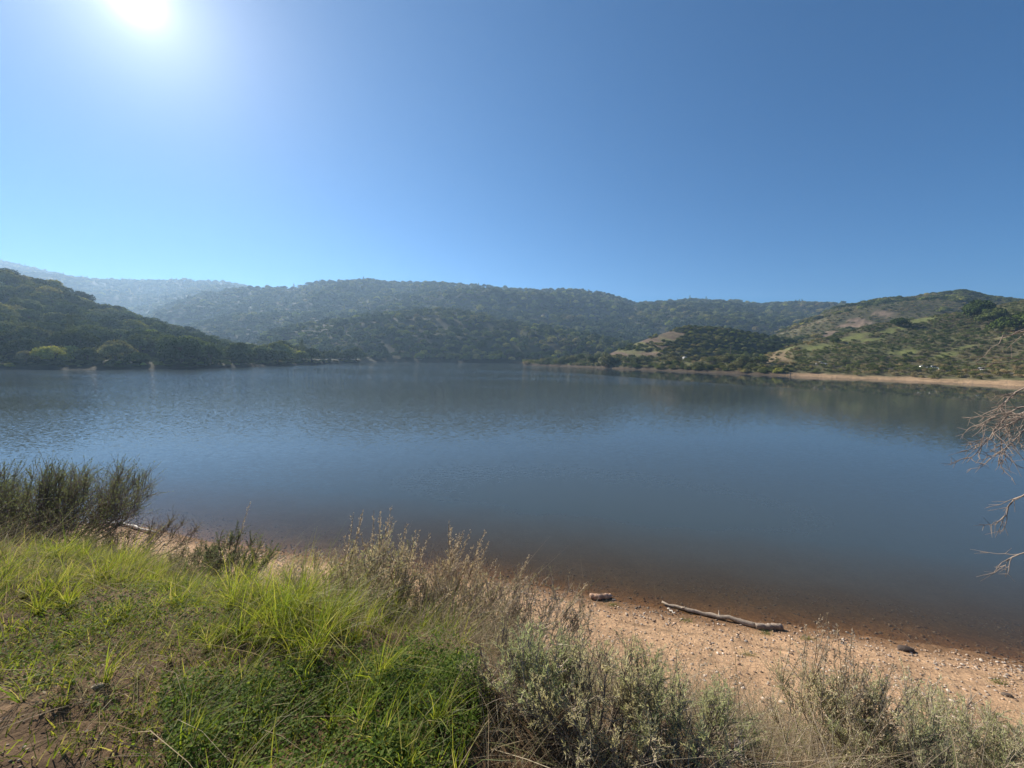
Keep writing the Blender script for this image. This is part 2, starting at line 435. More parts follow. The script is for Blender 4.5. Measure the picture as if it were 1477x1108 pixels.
def axis(lo, hi, fine_lo, fine_hi, step, grow=1.12):
    a = list(np.arange(fine_lo, fine_hi + 1e-6, step)); s = step
    while a[-1] < hi: s *= grow; a.append(a[-1] + s)
    b = []; s = step; c = fine_lo
    while c > lo: s *= grow; c -= s; b.append(c)
    return np.array(b[::-1] + a)
gx = axis(-150, 150, -12, 12, 0.07); gy = axis(-120, 60, -0.5, 15, 0.07)
GX, GY = np.meshgrid(gx, gy)
GZ = bank_z(GX, GY)
gs = shore_s(GX, GY)
idx = np.arange(GX.size).reshape(GX.shape)
Fg = np.stack([idx[:-1, :-1], idx[:-1, 1:], idx[1:, 1:], idx[1:, :-1]], -1).reshape(-1, 4)
cx, cy, cz = GX.ravel(), GY.ravel(), GZ.ravel()
BEACH = np.array([0.37, 0.255, 0.168]); SOIL = np.array([0.115, 0.078, 0.050]); TRACK = np.array([0.20, 0.14, 0.092]); WET = np.array([0.17, 0.105, 0.062]); BED = np.array([0.125, 0.090, 0.058])
ss = gs.ravel() + 0.7 * smooth(2.8, -0.8, cx) + 0.9 * fbm(cx * 0.6, cy * 0.6, 5, 4)
px_, py_ = project(np.stack([cx, cy, cz], -1))
TRACK_POLY = [(-900, 960), (0, 990), (120, 1010), (230, 1060), (300, 1130), (300, 2200), (-900, 2200)]
colr = BEACH * (1 + 0.25 * fbm(cx * 0.8, cy * 0.8, 8, 3))[:, None]
w = smooth(4.6, 6.2, ss)[:, None]; colr = colr * (1 - w) + SOIL * w
trk = smooth(-0.6, 0.4, (cy * -0.55 - cx * 0.55) - 0.45 + 1.1 * fbm(cx, cy, 77, 3) + np.where(cx > 0, -2, 0) - np.where(cy > 1.9, 2, 0))[:, None] * w
trk = np.maximum(trk, smooth(0.9, 0.3, cy)[:, None] * w)
colr = colr * (1 - trk) + TRACK * trk
deb = (smooth(.10, .0, np.abs(ss - 1.15 + .5 * fbm(cx * .5, cy * .5, 19, 3))) * smooth(-.1, .12, fbm(cx * 1.7, cy * 1.7, 29, 3)))[:, None] * .7; colr = colr * (1 - deb) + np.array([.12, .085, .055]) * deb
wet = smooth(0.16, 0.03, cz + 0.06 * fbm(cx * 2, cy * 2, 3, 3))[:, None]; colr = colr * (1 - wet) + WET * wet
bed = smooth(0.0, -0.25, cz)[:, None]; colr = colr * (1 - bed) + BED * bed
bank = obj('shore_ground', mesh_data('shore_ground', np.stack([cx, cy, cz], -1), Fg, M_BANK, True, colr))
tag(bank, 'tan gravel beach and brown soil bank sloping to the lake', kind='structure')
# land under and behind everything, out to the horizon
V = np.array([[-2600, -500, -9.0], [2600, -500, -9.0], [2600, 2300, -9.0], [-2600, 2300, -9.0]])
tag(obj('ground', mesh_data('ground', V, np.array([[0, 1, 2, 3]]), M_HILL, False, np.full((4, 3), 0.07))), 'dark lake bed and valley floor', kind='structure')
# lake surface
V = np.array([[-700, -60, 0.0], [700, -60, 0.0], [700, 760, 0.0], [-700, 760, 0.0]])
tag(obj('lake_water', mesh_data('lake_water', V, np.array([[0, 1, 2, 3]]), M_WATER)), 'calm blue reservoir water with light ripples', kind='structure')

# ---------------------------------------------------------------- hills
HILLS = {}
def hill(name, label, px0, px1, step, rows, nsub, rough, colour_fn, seed):
    """rows: list of (d(px), z(px)) functions from the shore to behind the ridge, each row lofted to the next with nsub strips"""
    px = np.arange(px0, px1 + step, step, dtype=float)
    D = []; Z = []
    for d, z in rows:
        D.append(d(px) if callable(d) else np.full(px.shape, float(d))); Z.append(z(px) if callable(z) else np.full(px.shape, float(z)))
    D = np.array(D); Z = np.array(Z)
    K = len(rows); vs_ = np.concatenate([np.linspace(k, k + 1, nsub[k], endpoint=False) for k in range(K - 1)] + [[K - 1]])
    # smooth (Catmull-like, monotone by cosine easing blend) interpolation between rows
    k = np.clip(vs_.astype(int), 0, K - 2); t = (vs_ - k)[:, None]
    Dg = D[k] * (1 - t) + D[k + 1] * t
    te = t * t * (3 - 2 * t)
    Zg = Z[k] * (1 - (0.5 * t + 0.5 * te)) + Z[k + 1] * (0.5 * t + 0.5 * te)
    hy = horizon_y(px)
    rx = ray(px, hy)[:, 0]
    Xg = Dg * rx[None, :]; Yg = Dg
    wgt = np.zeros(K); wgt[2:-2] = 1.0
    Wg = np.interp(vs_, np.arange(K), rough if not np.isscalar(rough) else wgt * rough)[:, None]
    nsc = 1.0 / (70 if D.max() < 700 else 190)
    Zg = Zg + Wg * (2 * fbm(Xg * nsc, Yg * nsc, seed, 4) + 0.9 * (0.5 - np.abs(2 * vnoise(Xg * nsc * 1.3, Yg * nsc * 0.6, seed + 50) - 1)))
    Zg = np.where(vs_[:, None] > 2.3, np.maximum(Zg, 2.1), Zg)
    V = np.stack([Xg, Yg, Zg], -1)
    ii = np.arange(Xg.size).reshape(Xg.shape)
    F = np.stack([ii[:-1, :-1], ii[:-1, 1:], ii[1:, 1:], ii[1:, :-1]], -1).reshape(-1, 4)
    col = colour_fn(Xg, Yg, Zg, np.broadcast_to(px, Xg.shape), np.broadcast_to(vs_[:, None], Xg.shape)).reshape(-1, 3)
    o = obj(name, mesh_data(name, V.reshape(-1, 3), F, M_HILL, True, col))
    tag(o, label, kind='structure')
    HILLS[name] = dict(V=V, F=F, px=px, v=vs_, o=o)
    return o
def P_(pts): return lambda px: I(px, pts)
def ridge(d_pts, y_pts, drop, zmin=None):
    def z(px):
        d = I(px, d_pts); y = I(px, y_pts)
        zz = EYE[2] + d * ray(px, y)[:, 2] - drop
        return zz if zmin is None else np.maximum(zz, zmin)
    return z
def plus(pts, a): return lambda px: I(px, pts) + a
def fwoods(X, Y, Z, px, v):
    c = np.empty(X.shape + (3,)); c[:] = (0.038, 0.037, 0.019)
    g = smooth(0.05, 0.25, fbm(X / 60, Y / 60, 3, 3))[..., None]; c = c * (1 - g) + np.array([0.07, 0.075, 0.032]) * g
    b = smooth(1.2, .6, Z + 1.0 * fbm(X / 12, Y / 12, 9, 3))[..., None]
    return c * (1 - b) + np.array([0.034, 0.030, 0.022]) * b

SA = [(-700, 112), (0, 129), (120, 134), (250, 150), (330, 168), (400, 200), (450, 240), (500, 285), (518, 300)]
RA_d = [(-700, 240), (0, 270), (140, 285), (250, 268), (330, 250), (400, 250), (450, 270), (500, 300), (518, 312)]
RA_y = [(-700, 300), (-300, 345), (0, 386), (50, 396), (100, 411), (140, 431), (200, 447), (250, 462), (300, 480), (350, 487), (400, 492), (440, 498), (500, 520), (518, 524)]
ra_z = ridge(RA_d, RA_y, 10.0, 1.4)
hill('hill_wooded_point', 'wooded slope running down to a low tree-covered point in the lake', -700, 518, 3,
     [(plus(SA, -3), -1.6), (plus(SA, 2), 0.7), (plus(SA, 5), 1.7), (lambda px: I(px, SA) * .62 + I(px, RA_d) * .38, lambda px: 1.9 + (ra_z(px) - 1.4) * .30), (lambda px: I(px, SA) * .3 + I(px, RA_d) * .7, lambda px: 1.9 + (ra_z(px) - 1.4) * .68),
      (P_(RA_d), ra_z), (plus(RA_d, 40), lambda px: ra_z(px) * .8), (plus(RA_d, 130), -3)], [3, 3, 12, 12, 12, 6, 6], [0, .2, .4, 2.0, 2.5, .8, 1, 0], fwoods, 101)

RB_d = [(-800, 1500), (0, 1600), (450, 1500)]
RB_y = [(-800, 366), (-300, 368), (0, 374), (50, 384), (100, 396), (140, 402), (190, 404), (260, 404), (330, 404), (355, 410), (400, 425), (460, 450)]
rb_z = ridge(RB_d, RB_y, 9)
hill('hill_far_ridge', 'far hazy blue ridge behind the wooded slope', -800, 460, 7,
     [(700, -2), (800, lambda px: rb_z(px) * .1), (1100, lambda px: rb_z(px) * .45), (1330, lambda px: rb_z(px) * .75), (P_(RB_d), rb_z), (1750, lambda px: rb_z(px) * .85), (2000, 0)],
     [3, 10, 10, 10, 4, 4], [0, 8, 30, 30, 4, 4, 0], fwoods, 121)

RC_d = [(180, 900), (430, 980), (700, 1030), (960, 1000)]
RC_y = [(180, 470), (240, 438), (300, 419), (360, 411), (430, 412), (460, 402), (500, 403), (560, 403), (640, 406), (700, 411), (780, 416), (850, 421), (890, 425), (915, 434), (960, 452)]
rc_z = ridge(RC_d, RC_y, 9)
hill('hill_main_ridge', 'long forested ridge across the middle of the valley', 180, 960, 5,
     [(430, -2), (500, lambda px: rc_z(px) * .08), (680, lambda px: rc_z(px) * .40), (830, lambda px: rc_z(px) * .72), (P_(RC_d), rc_z), (1150, lambda px: rc_z(px) * .85), (1400, 0)],
     [3, 14, 14, 14, 4, 4], [0, 5, 22, 24, 3, 4, 0], fwoods, 141)

RE_d = [(840, 1000), (1300, 1150)]
RE_y = [(840, 480), (880, 452), (915, 435), (950, 433), (1000, 430), (1060, 431), (1090, 437), (1140, 436), (1200, 439), (1320, 446)]
re_z = ridge(RE_d, RE_y, 8)
hill('hill_valley_ridge', 'forested ridge closing the valley behind the small brushy hill', 840, 1320, 5,
     [(430, -2), (520, lambda px: re_z(px) * .12), (700, lambda px: re_z(px) * .45), (900, lambda px: re_z(px) * .78), (P_(RE_d), re_z), (1350, lambda px: re_z(px) * .8), (1600, 0)],
     [3, 12, 12, 12, 4, 4], [0, 5, 18, 18, 3, 4, 0], fwoods, 161)

SD = [(380, 330), (500, 345), (560, 352), (600, 358), (700, 372), (770, 380), (950, 370)]
RD_d = [(380, 480), (640, 540), (860, 490), (950, 470)]
RD_y = [(380, 474), (440, 461), (500, 452), (560, 446), (640, 439), (700, 447), (740, 458), (800, 466), (860, 478), (900, 488), (950, 500)]
rd_z = ridge(RD_d, RD_y, 9)
hill('hill_round_wooded', 'rounded wooded hill rising straight from the far shore', 380, 950, 4,
     [(plus(SD, -3), -1.6), (plus(SD, 4), 0.8), (plus(SD, 12), 2.4), (lambda px: I(px, SD) * .6 + I(px, RD_d) * .4, lambda px: 2 + rd_z(px) * .42), (lambda px: I(px, SD) * .25 + I(px, RD_d) * .75, lambda px: 2 + rd_z(px) * .8),
      (P_(RD_d), rd_z), (plus(RD_d, 60), lambda px: rd_z(px) * .75), (plus(RD_d, 200), -3)], [3, 3, 14, 12, 12, 6, 6], [0, .2, .5, 7, 6, 1.5, 2, 0], fwoods, 181)

def scar(X, Y, qx, qy): return 0.20 - np.hypot((qx - 1235) / 150, (qy - 464 + (qx - 1235) * 0.25) / 34) + 1.5 * fbm(X / 16, Y / 26, 4, 4)
def ffar(X, Y, Z, px, v):
    c = np.empty(X.shape + (3,)); c[:] = (0.075, 0.072, 0.036)
    g = smooth(0.0, 0.2, fbm(X / 50, Y / 50, 13, 3))[..., None]; c = c * (1 - g) + np.array([0.115, 0.105, 0.055]) * g
    V3 = np.stack([X, Y, Z], -1); qx, qy = project(V3)
    sc_ = smooth(0.0, 0.2, scar(X, Y, qx, qy))[..., None]; sk = vnoise(X / 4 + Z / 9, Z / 16, 77)[..., None]
    return c * (1 - sc_) + np.array([0.21, 0.155, 0.11]) * (.55 + .8 * sk) * sc_
RF_d = [(1080, 430), (1380, 500), (2100, 420)]
RF_y = [(1080, 492), (1130, 472), (1170, 452), (1200, 441), (1260, 430), (1340, 422), (1380, 417), (1420, 426), (1477, 431), (1700, 415), (2100, 415)]
rf_z = ridge(RF_d, RF_y, 4)
hill('hill_with_scar', 'brown hill with a bare landslide scar on its flank', 1080, 2100, 5,
     [(235, -2), (262, 6), (330, lambda px: 6 + (rf_z(px) - 6) * .4), (400, lambda px: 6 + (rf_z(px) - 6) * .78), (P_(RF_d), rf_z), (plus(RF_d, 70), lambda px: rf_z(px) * .8), (plus(RF_d, 250), 0)],
     [3, 12, 12, 10, 4, 4], [0, 1, 5, 5, 1, 1, 0], ffar, 201)

def fcliff(X, Y, Z, px, v):
    c = np.empty(X.shape + (3,)); c[:] = (0.060, 0.062, 0.030)
    V3 = np.stack([X, Y, Z], -1); qx, qy = project(V3)
    n = fbm(X / 9, Z / 5, 4, 4)
    bare = smooth(15, -15, qx - 955 - 90 * n)[..., None]
    str_ = (.6 * vnoise(X / 2.2 + Z * .45, Z / 9, 6) + .4 * vnoise(X / .9 + Z * .3, Z / 4, 7))[..., None]
    rock = np.array([0.13, 0.095, 0.068]) * (0.35 + 1.1 * str_)
    gr = smooth(0.52, 0.68, vnoise(X / 7, Z / 8 + 3, 9))[..., None]; rock = rock * (1 - gr) + np.array([0.115, 0.115, 0.048]) * gr
    return c * (1 - bare) + rock * bare
GB = [(855, 288), (880, 266), (910, 250), (950, 234), (1200, 232)]
RG_d = [(855, 310), (1000, 300), (1200, 290)]
RG_y = [(855, 516), (880, 506), (900, 497), (950, 478), (985, 467), (1040, 468), (1100, 480), (1150, 489), (1200, 500)]
rg_z = ridge(RG_d, RG_y, 2.0)
hill('hill_bare_flank', 'small hill with a bare eroded flank and dark brush on its far side', 855, 1200, 2,
     [(plus(GB, -10), 1), (P_(GB), 4.2), (lambda px: I(px, GB) * .7 + I(px, RG_d) * .3, lambda px: 5 + (rg_z(px) - 5) * .32), (lambda px: I(px, GB) * .35 + I(px, RG_d) * .65, lambda px: 5 + (rg_z(px) - 5) * .74), (P_(RG_d), rg_z), (plus(RG_d, 25), lambda px: rg_z(px) * .8), (plus(RG_d, 90), 2)],
     [3, 14, 14, 14, 4, 4], [0, .3, 3.4, 3.4, .8, .5, 0], fcliff, 221)

SH = [(755, 296), (790, 284), (830, 264), (870, 242), (900, 226), (950, 208), (1000, 190), (1100, 164), (1200, 148), (1300, 134), (1400, 119), (1477, 108), (1700, 84), (2100, 60)]
BENCH = [(755, 1.0), (775, 2.8), (850, 4.2), (900, 4.6), (1050, 5.2), (1200, 4.3), (1300, 3.7), (1400, 3.2), (2100, 3.0)]
RH_d = [(755, 326), (900, 275), (1000, 245), (1080, 222), (1150, 215), (1250, 225), (1400, 235), (1477, 228), (2100, 180)]
RH_z = [(755, 0.5), (775, 2.8), (850, 4.4), (900, 4.8), (1050, 5.6), (1090, 7.0), (1120, 12.0), (1150, 15.5), (1200, 20.5), (1250, 26.5), (1330, 32.0), (1400, 37.5), (1477, 43.5), (1700, 52), (2100, 55)]
PATCHES = [(1175, 500, 34, 5), (1228, 487, 40, 5), (1290, 476, 32, 5), (1325, 463, 26, 5), (1310, 507, 24, 7), (1365, 512, 26, 5), (1130, 505, 26, 4), (1440, 487, 30, 5), (1250, 492, 25, 4), (1395, 500, 20, 4)]
def patch_mask(X, Y, Z):
    qx, qy = project(np.stack([X, Y, Z], -1)); w = np.zeros(np.shape(X))
    n = fbm(X / 9, Y / 9, 31, 3)
    for x0, y0, rx, ry in PATCHES:
        rx, ry = rx * 1.2, ry * 1.25
        w = np.maximum(w, smooth(-.1, 0.55, 1.0 - np.hypot((qx - x0) / rx, (qy - y0 + (qx - x0) * 0.15) / ry) - 0.15 + 1.6 * n))
    return w
def fright(X, Y, Z, px, v):
    c = np.empty(X.shape + (3,)); c[:] = (0.098, 0.088, 0.052)
    n = smooth(-0.1, 0.2, fbm(X / 18, Y / 18, 3, 4))[..., None]; c = c * (1 - n) + np.array([0.10, 0.105, 0.05]) * n
    w = (patch_mask(X, Y, Z) * (v > 4.2))[..., None]; c = c * (1 - w) + np.array([0.150, 0.165, 0.060]) * w
    qx, qy = project(np.stack([X, Y, Z], -1))
    cut = (smooth(26, 8, np.abs(qx - 1125) + 10 * fbm(X / 5, Y / 5, 8, 3)) * (v > 4.1) * smooth(14, 10, Z))[..., None]; c = c * (1 - cut) + np.array([0.19, 0.145, 0.085]) * cut
    b = smooth(1.5, .9, Z + 1.4 * fbm(X / 8, Y / 8, 9, 3))[..., None]; q = smooth(1090, 1190, qx)[..., None]
    return c * (1 - b) + (np.array([0.075, 0.058, 0.042]) * (1 - q) + np.array([0.32, 0.225, 0.14]) * q) * b
hill('hill_brushy_right', 'brush covered hill with green grass patches above a tan shore', 755, 2100, 2,
     [(plus(SH, -3), -1.6), (lambda px: I(px, SH) + 3, .9), (plus(SH, 7), lambda px: np.minimum(2.0, I(px, BENCH))), (plus(SH, 12), P_(BENCH)), (plus(SH, 20), P_(BENCH)),
      (lambda px: I(px, SH) * .5 + I(px, RH_d) * .5 + 8, lambda px: I(px, BENCH) + (I(px, RH_z) - I(px, BENCH)) * .46), (P_(RH_d), P_(RH_z)), (plus(RH_d, 40), lambda px: I(px, RH_z) * .96), (plus(RH_d, 120), lambda px: I(px, RH_z) * .3)],
     [3, 3, 4, 3, 24, 24, 4, 4], [0, .3, .3, .05, .05, 1.6, .8, .6, 0], fright, 241)

# ---------------------------------------------------------------- road on the bench of the eastern shore
M_ASPH, nt_, out_ = new_mat('asphalt')
p_ = N(nt_, 'ShaderNodeBsdfPrincipled', i_Roughness=0.85); L(nt_, ramp(nt_, noise(nt_, pos(nt_), 3, 4), [(0.3, (0.05, 0.05, 0.05)), (0.7, (0.085, 0.083, 0.08))]), p_.inputs[0]); L(nt_, p_.outputs[0], out_.inputs[0])
rpx = np.arange(930, 1800, 3.0)
def bench_pt(px, off):
    d = I(px, SH) + off
    return np.stack([d * ray(px, horizon_y(px))[:, 0], d, I(px, BENCH)], -1)
ra, rb = bench_pt(rpx, 13.2), bench_pt(rpx, 18.8)
ra[:, 2] += 0.16; rb[:, 2] += 0.16
lo = ra.copy(); lo[:, 2] -= .6; lo2 = rb.copy(); lo2[:, 2] -= .6
V = np.stack([lo, ra, rb, lo2], 1).reshape(-1, 3); k = np.arange(len(rpx) - 1)[:, None] * 4
F = np.concatenate([k + np.array([j, j + 1, j + 5, j + 4]) for j in range(3)])
tag(obj('road', mesh_data('road', V, F, M_ASPH)), 'narrow grey road along the far brushy shore', kind='structure')

# ================================================================== TREES AND SHRUBS
def crown_mesh(name, nlobe, per, leaf, seed, mat, shape='oak', flat=0.75, holes=0.0):
    r = np.random.default_rng(seed)
    Ps = []; Ns = []; Cs = []
    for i in range(nlobe):
        if shape == 'oak':
            a = r.uniform(0, 2 * np.pi); h = r.uniform(0.0, 1.0) ** 0.8; rr = math.sqrt(max(0, 1 - h * h)) * r.uniform(0.45, 0.78)
            c = np.array([math.cos(a) * rr, math.sin(a) * rr, h * 0.62 * r.uniform(.85, 1.1)]); R = r.uniform(0.26, 0.42)
        elif shape == 'cone':
            h = (i + .5) / nlobe; a = i * 2.4; rr = (1 - h) * 0.28
            c = np.array([math.cos(a) * rr, math.sin(a) * rr, h * 2.1 + 0.1]); R = 0.14 + 0.34 * (1 - h)
        else:                                         # low shrub
            a = r.uniform(0, 2 * np.pi); rr = r.uniform(0, .62); h = r.uniform(.1, .5)
            c = np.array([math.cos(a) * rr, math.sin(a) * rr, h]); R = r.uniform(.26, .42)
        d = norm(r.normal(size=(per, 3))); d[:, 2] = np.where(d[:, 2] < -0.35, -d[:, 2] * .6, d[:, 2]); d = norm(d)
        Pp = c + d * R * r.uniform(0.72, 1.08, (per, 1)) * np.array([1, 1, flat])
        Ps.append(Pp); Ns.append(d); Cs.append(np.full(per, r.uniform(.8, 1.2)) * r.uniform(.75, 1.25, per))
    Pp = np.concatenate(Ps); Nn = norm(np.concatenate(Ns) + 0.55 * r.normal(size=Pp.shape)); cc = np.concatenate(Cs)
    D = norm(np.cross(Nn, r.normal(size=Nn.shape)))
    V, F = leaves(Pp - D * leaf * .5, D, Nn, leaf * r.uniform(.7, 1.4, len(Pp)), leaf * r.uniform(.5, .95, len(Pp)))
    return mesh_data(name, V, F, mat, False, np.repeat(cc, 4)[:, None] * np.ones(3))
def trunk_mesh(name, seed, h=0.55, r0=0.055, nb=7):
    r = np.random.default_rng(seed); b = MB()
    t = np.linspace(0, 1, 6)
    p = np.stack([0.05 * np.sin(3 * t + seed), 0.05 * np.cos(2.2 * t + seed) - .05, -0.12 + (h + .12) * t], -1)
    V, F = tubes(p[None], (r0 * (1.25 - .5 * t))[None], 7); b.add(V, F, (.10, .075, .055))
    for i in range(nb):
        a = r.uniform(0, 6.28); s = p[r.integers(3, 6)]; L_ = r.uniform(.4, .65)
        e = s + np.array([math.cos(a) * L_, math.sin(a) * L_, r.uniform(.2, .55)])
        q = s + (e - s) * t[:, None]; q[:, 2] += .10 * np.sin(t * 3.1); q[:, :2] += .03 * r.normal(size=(6, 2))
        V, F = tubes(q[None], (r0 * .55 * (1 - .8 * t))[None], 5); b.add(V, F, (.10, .075, .055))
    return b.mesh(name, M_BARK, True)
CROWN = [crown_mesh('oak_crown', 22, 110, 0.12, 300 + i, M_OAK) for i in range(5)] + [crown_mesh('conifer_crown', 16, 70, 0.10, 310, M_OAK, 'cone')]
CROWN_FAR = [crown_mesh('wood_crown', 16, 55, 0.17, 330 + i, M_OAK) for i in range(4)] + [crown_mesh('wood_conifer_crown', 10, 26, 0.2, 340, M_OAK, 'cone')]
SHRUB = [crown_mesh('shrub_crown', 9, 60, 0.12, 350 + i, M_SHRUB, 'shrub', .8) for i in range(4)]
M_SPIT = leaf_material('spit_foliage', 0.3, True, objvar=[(0.0, (0.05, 0.068, 0.026)), (.5, (0.09, 0.105, 0.042)), (1.0, (0.14, 0.13, 0.06))])
CROWN_SPIT = [crown_mesh('small_tree_crown', 18, 80, 0.115, 390 + i, M_SPIT) for i in range(4)]
TRUNK = [trunk_mesh('oak_trunk', 370 + i) for i in range(3)]
STEMS = [trunk_mesh('shrub_stem', 380 + i, .25, .03, 6) for i in range(2)]

# terrain for sight lines
allV = []; allF = []; n_ = 0
for h in HILLS.values():
    allV.append(h['V'].reshape(-1, 3)); allF.append(h['F'] + n_); n_ += h['V'].shape[0] * h['V'].shape[1]
BVH = BVHTree.FromPolygons([tuple(v) for v in np.concatenate(allV)], [tuple(f) for f in np.concatenate(allF)])
def seen(P):
    o = Vector(EYE); d = Vector(P) - o; dist = d.length
    return BVH.ray_cast(o, d.normalized(), dist - 1.0)[0] is None
def scatter(hname, spacing, v0, v1, accept=None, seed=1):
    """points spread over a hill with Poisson-like spacing; returns (P, v)"""
    h = HILLS[hname]; r = np.random.default_rng(seed)
    Vv = h['V']; v = h['v']
    sel = np.where((v >= v0) & (v < v1))[0]; sel = sel[sel < len(v) - 1]
    A = Vv[sel][:, :-1]; B = Vv[sel][:, 1:]; Cc = Vv[sel + 1][:, 1:]; Dd = Vv[sel + 1][:, :-1]
    ar = np.linalg.norm(np.cross(Cc - A, Dd - B), axis=-1) * .5
    n = int(ar.sum() / spacing ** 2 * 2.2)
    k = r.choice(ar.size, n, p=(ar / ar.sum()).ravel())
    a, b = r.uniform(size=(2, n, 1))
    f = lambda Q: Q.reshape(-1, 3)[k]
    P = (f(A) * (1 - a) + f(B) * a) * (1 - b) + (f(Dd) * (1 - a) + f(Cc) * a) * b
    vv = np.repeat(v[sel], A.shape[1])[k]
    cell = {}; keep = []
    for i in range(n):
        c = (int(P[i, 0] // spacing), int(P[i, 1] // spacing)); ok = True
        for dx in (-1, 0, 1):
            for dy in (-1, 0, 1):
                for j in cell.get((c[0] + dx, c[1] + dy), ()):
                    if (P[i, 0] - P[j, 0]) ** 2 + (P[i, 1] - P[j, 1]) ** 2 < (spacing * .72) ** 2: ok = False
        if ok: cell.setdefault(c, []).append(i); keep.append(i)
    P = P[keep]; vv = vv[keep]
    if accept is not None:
        m = accept(P, vv); P = P[m]; vv = vv[m]
    qx, qy = project(P); m = (qx > -450) & (qx < PW + 450); P = P[m]
    vis = np.array([seen(p + np.array([0, 0, 6.0])) for p in P], bool) if len(P) else np.zeros(0, bool)
    return P[vis]
def scatter_stuff(name, label, P, S, IDX, sources, Zs=None):
    """one object that nobody could count: geometry-node instances of crowns on points"""
    me = bpy.data.meshes.new(name); me.vertices.add(len(P)); me.vertices.foreach_set('co', np.asarray(P, np.float32).ravel())
    sc3 = np.stack([S, S, S if Zs is None else S * Zs], -1).astype(np.float32)
    a = me.attributes.new('scl', 'FLOAT_VECTOR', 'POINT'); a.data.foreach_set('vector', sc3.ravel())
    ro = np.stack([rng.uniform(-.08, .08, len(P)), rng.uniform(-.08, .08, len(P)), rng.uniform(0, 6.28, len(P))], -1).astype(np.float32)
    a = me.attributes.new('rot', 'FLOAT_VECTOR', 'POINT'); a.data.foreach_set('vector', ro.ravel())
    a = me.attributes.new('idx', 'INT', 'POINT'); a.data.foreach_set('value', np.asarray(IDX, np.int32))
    o = obj(name, me); tag(o, label, kind='stuff')
    ng = bpy.data.node_groups.new(name + '_nodes', 'GeometryNodeTree')
    ng.interface.new_socket('Geometry', in_out='INPUT', socket_type='NodeSocketGeometry'); ng.interface.new_socket('Geometry', in_out='OUTPUT', socket_type='NodeSocketGeometry')
    gi = ng.nodes.new('NodeGroupInput'); go = ng.nodes.new('NodeGroupOutput')
    jn = ng.nodes.new('GeometryNodeJoinGeometry')
    for s in reversed(sources):                       # the join lists its inputs last first
        oi = ng.nodes.new('GeometryNodeObjectInfo'); oi.inputs['Object'].default_value = s; oi.inputs['As Instance'].default_value = True
        ng.links.new(oi.outputs['Geometry'], jn.inputs[0])
    ip = ng.nodes.new('GeometryNodeInstanceOnPoints'); ip.inputs['Pick Instance'].default_value = True
    def attr(nm, ty):
        q = ng.nodes.new('GeometryNodeInputNamedAttribute'); q.data_type = ty; q.inputs['Name'].default_value = nm; return q.outputs[0]
    ng.links.new(gi.outputs[0], ip.inputs['Points']); ng.links.new(jn.outputs[0], ip.inputs['Instance'])
    ng.links.new(attr('idx', 'INT'), ip.inputs['Instance Index'])
    er = ng.nodes.new('FunctionNodeEulerToRotation'); ng.links.new(attr('rot', 'FLOAT_VECTOR'), er.inputs[0]); ng.links.new(er.outputs[0], ip.inputs['Rotation'])
    ng.links.new(attr('scl', 'FLOAT_VECTOR'), ip.inputs['Scale'])
    ng.links.new(ip.outputs[0], go.inputs[0])
    md = o.modifiers.new('scatter', 'NODES'); md.node_group = ng
    return o

def make_tree(name, label, cat, group, P, R, Hs, crown, trunk, lift=.28):
    t = empty(name, tuple(P), rng.uniform(0, 6.28), (R, R, R * Hs))
    tag(t, label, cat, group)
    obj('trunk' if cat == 'tree' else 'stem', trunk, t)
    c = obj('crown', crown, t); c.location = (0, 0, lift)
    return t

TREES = []      # (P, R, height factor, crown index, label, group)
def z_ok(zmin): return lambda P, v: P[:, 2] > zmin
# wooded point: big oaks, each a thing
for p in scatter('hill_wooded_point', 8.0, 1.1, 5.06, z_ok(.9), 11):
    R = rng.choice([rng.uniform(2.6, 4.5), rng.uniform(4.5, 8.6)], p=[.35, .65]); ci = 5 if rng.random() < .05 else rng.integers(0, 5)
    TREES.append((p, R if ci < 5 else R * .62, rng.uniform(.85, 1.2), ci, 'rounded dark oak in the wood on the slope and point by the water', 'oaks of the wooded point'))
PD = scatter('hill_round_wooded', 9.0, 1.1, 5.06, z_ok(.8), 12)
for p in PD:
    if p[2] < 16: TREES.append((p, rng.uniform(3.8, 6.6), rng.uniform(.85, 1.2), rng.integers(0, 5), 'leafy tree at the foot of the rounded wooded hill across the lake', 'trees at the foot of the round hill'))
dist = np.array([np.linalg.norm(t[0] - EYE) / t[1] for t in TREES])
qx = np.array([project(t[0])[0] for t in TREES])
order = np.argsort(dist + 1e6 * ((qx < -60) | (qx > PW + 60)))
solo = set(order[:285].tolist())
first_tree = {}
restP = []; restS = []; restI = []; restZ = []
for i, (p, R, hs, ci, lab, grp) in enumerate(TREES):
    if i in solo:
        t = make_tree('oak_tree' if ci < 5 else 'conifer_tree', lab if ci < 5 else 'pointed dark conifer among the oaks of the wooded point', 'tree', grp if ci < 5 else 'conifers among the oaks', p, R, hs, CROWN[ci], TRUNK[i % 3])
        first_tree.setdefault(ci, t)
    else:
        restP.append(p + np.array([0, 0, .25 * R])); restS.append(R); restI.append(0); restZ.append(hs)
def crown_of(t): return [c for c in t.children if c.name.startswith('crown')][0]
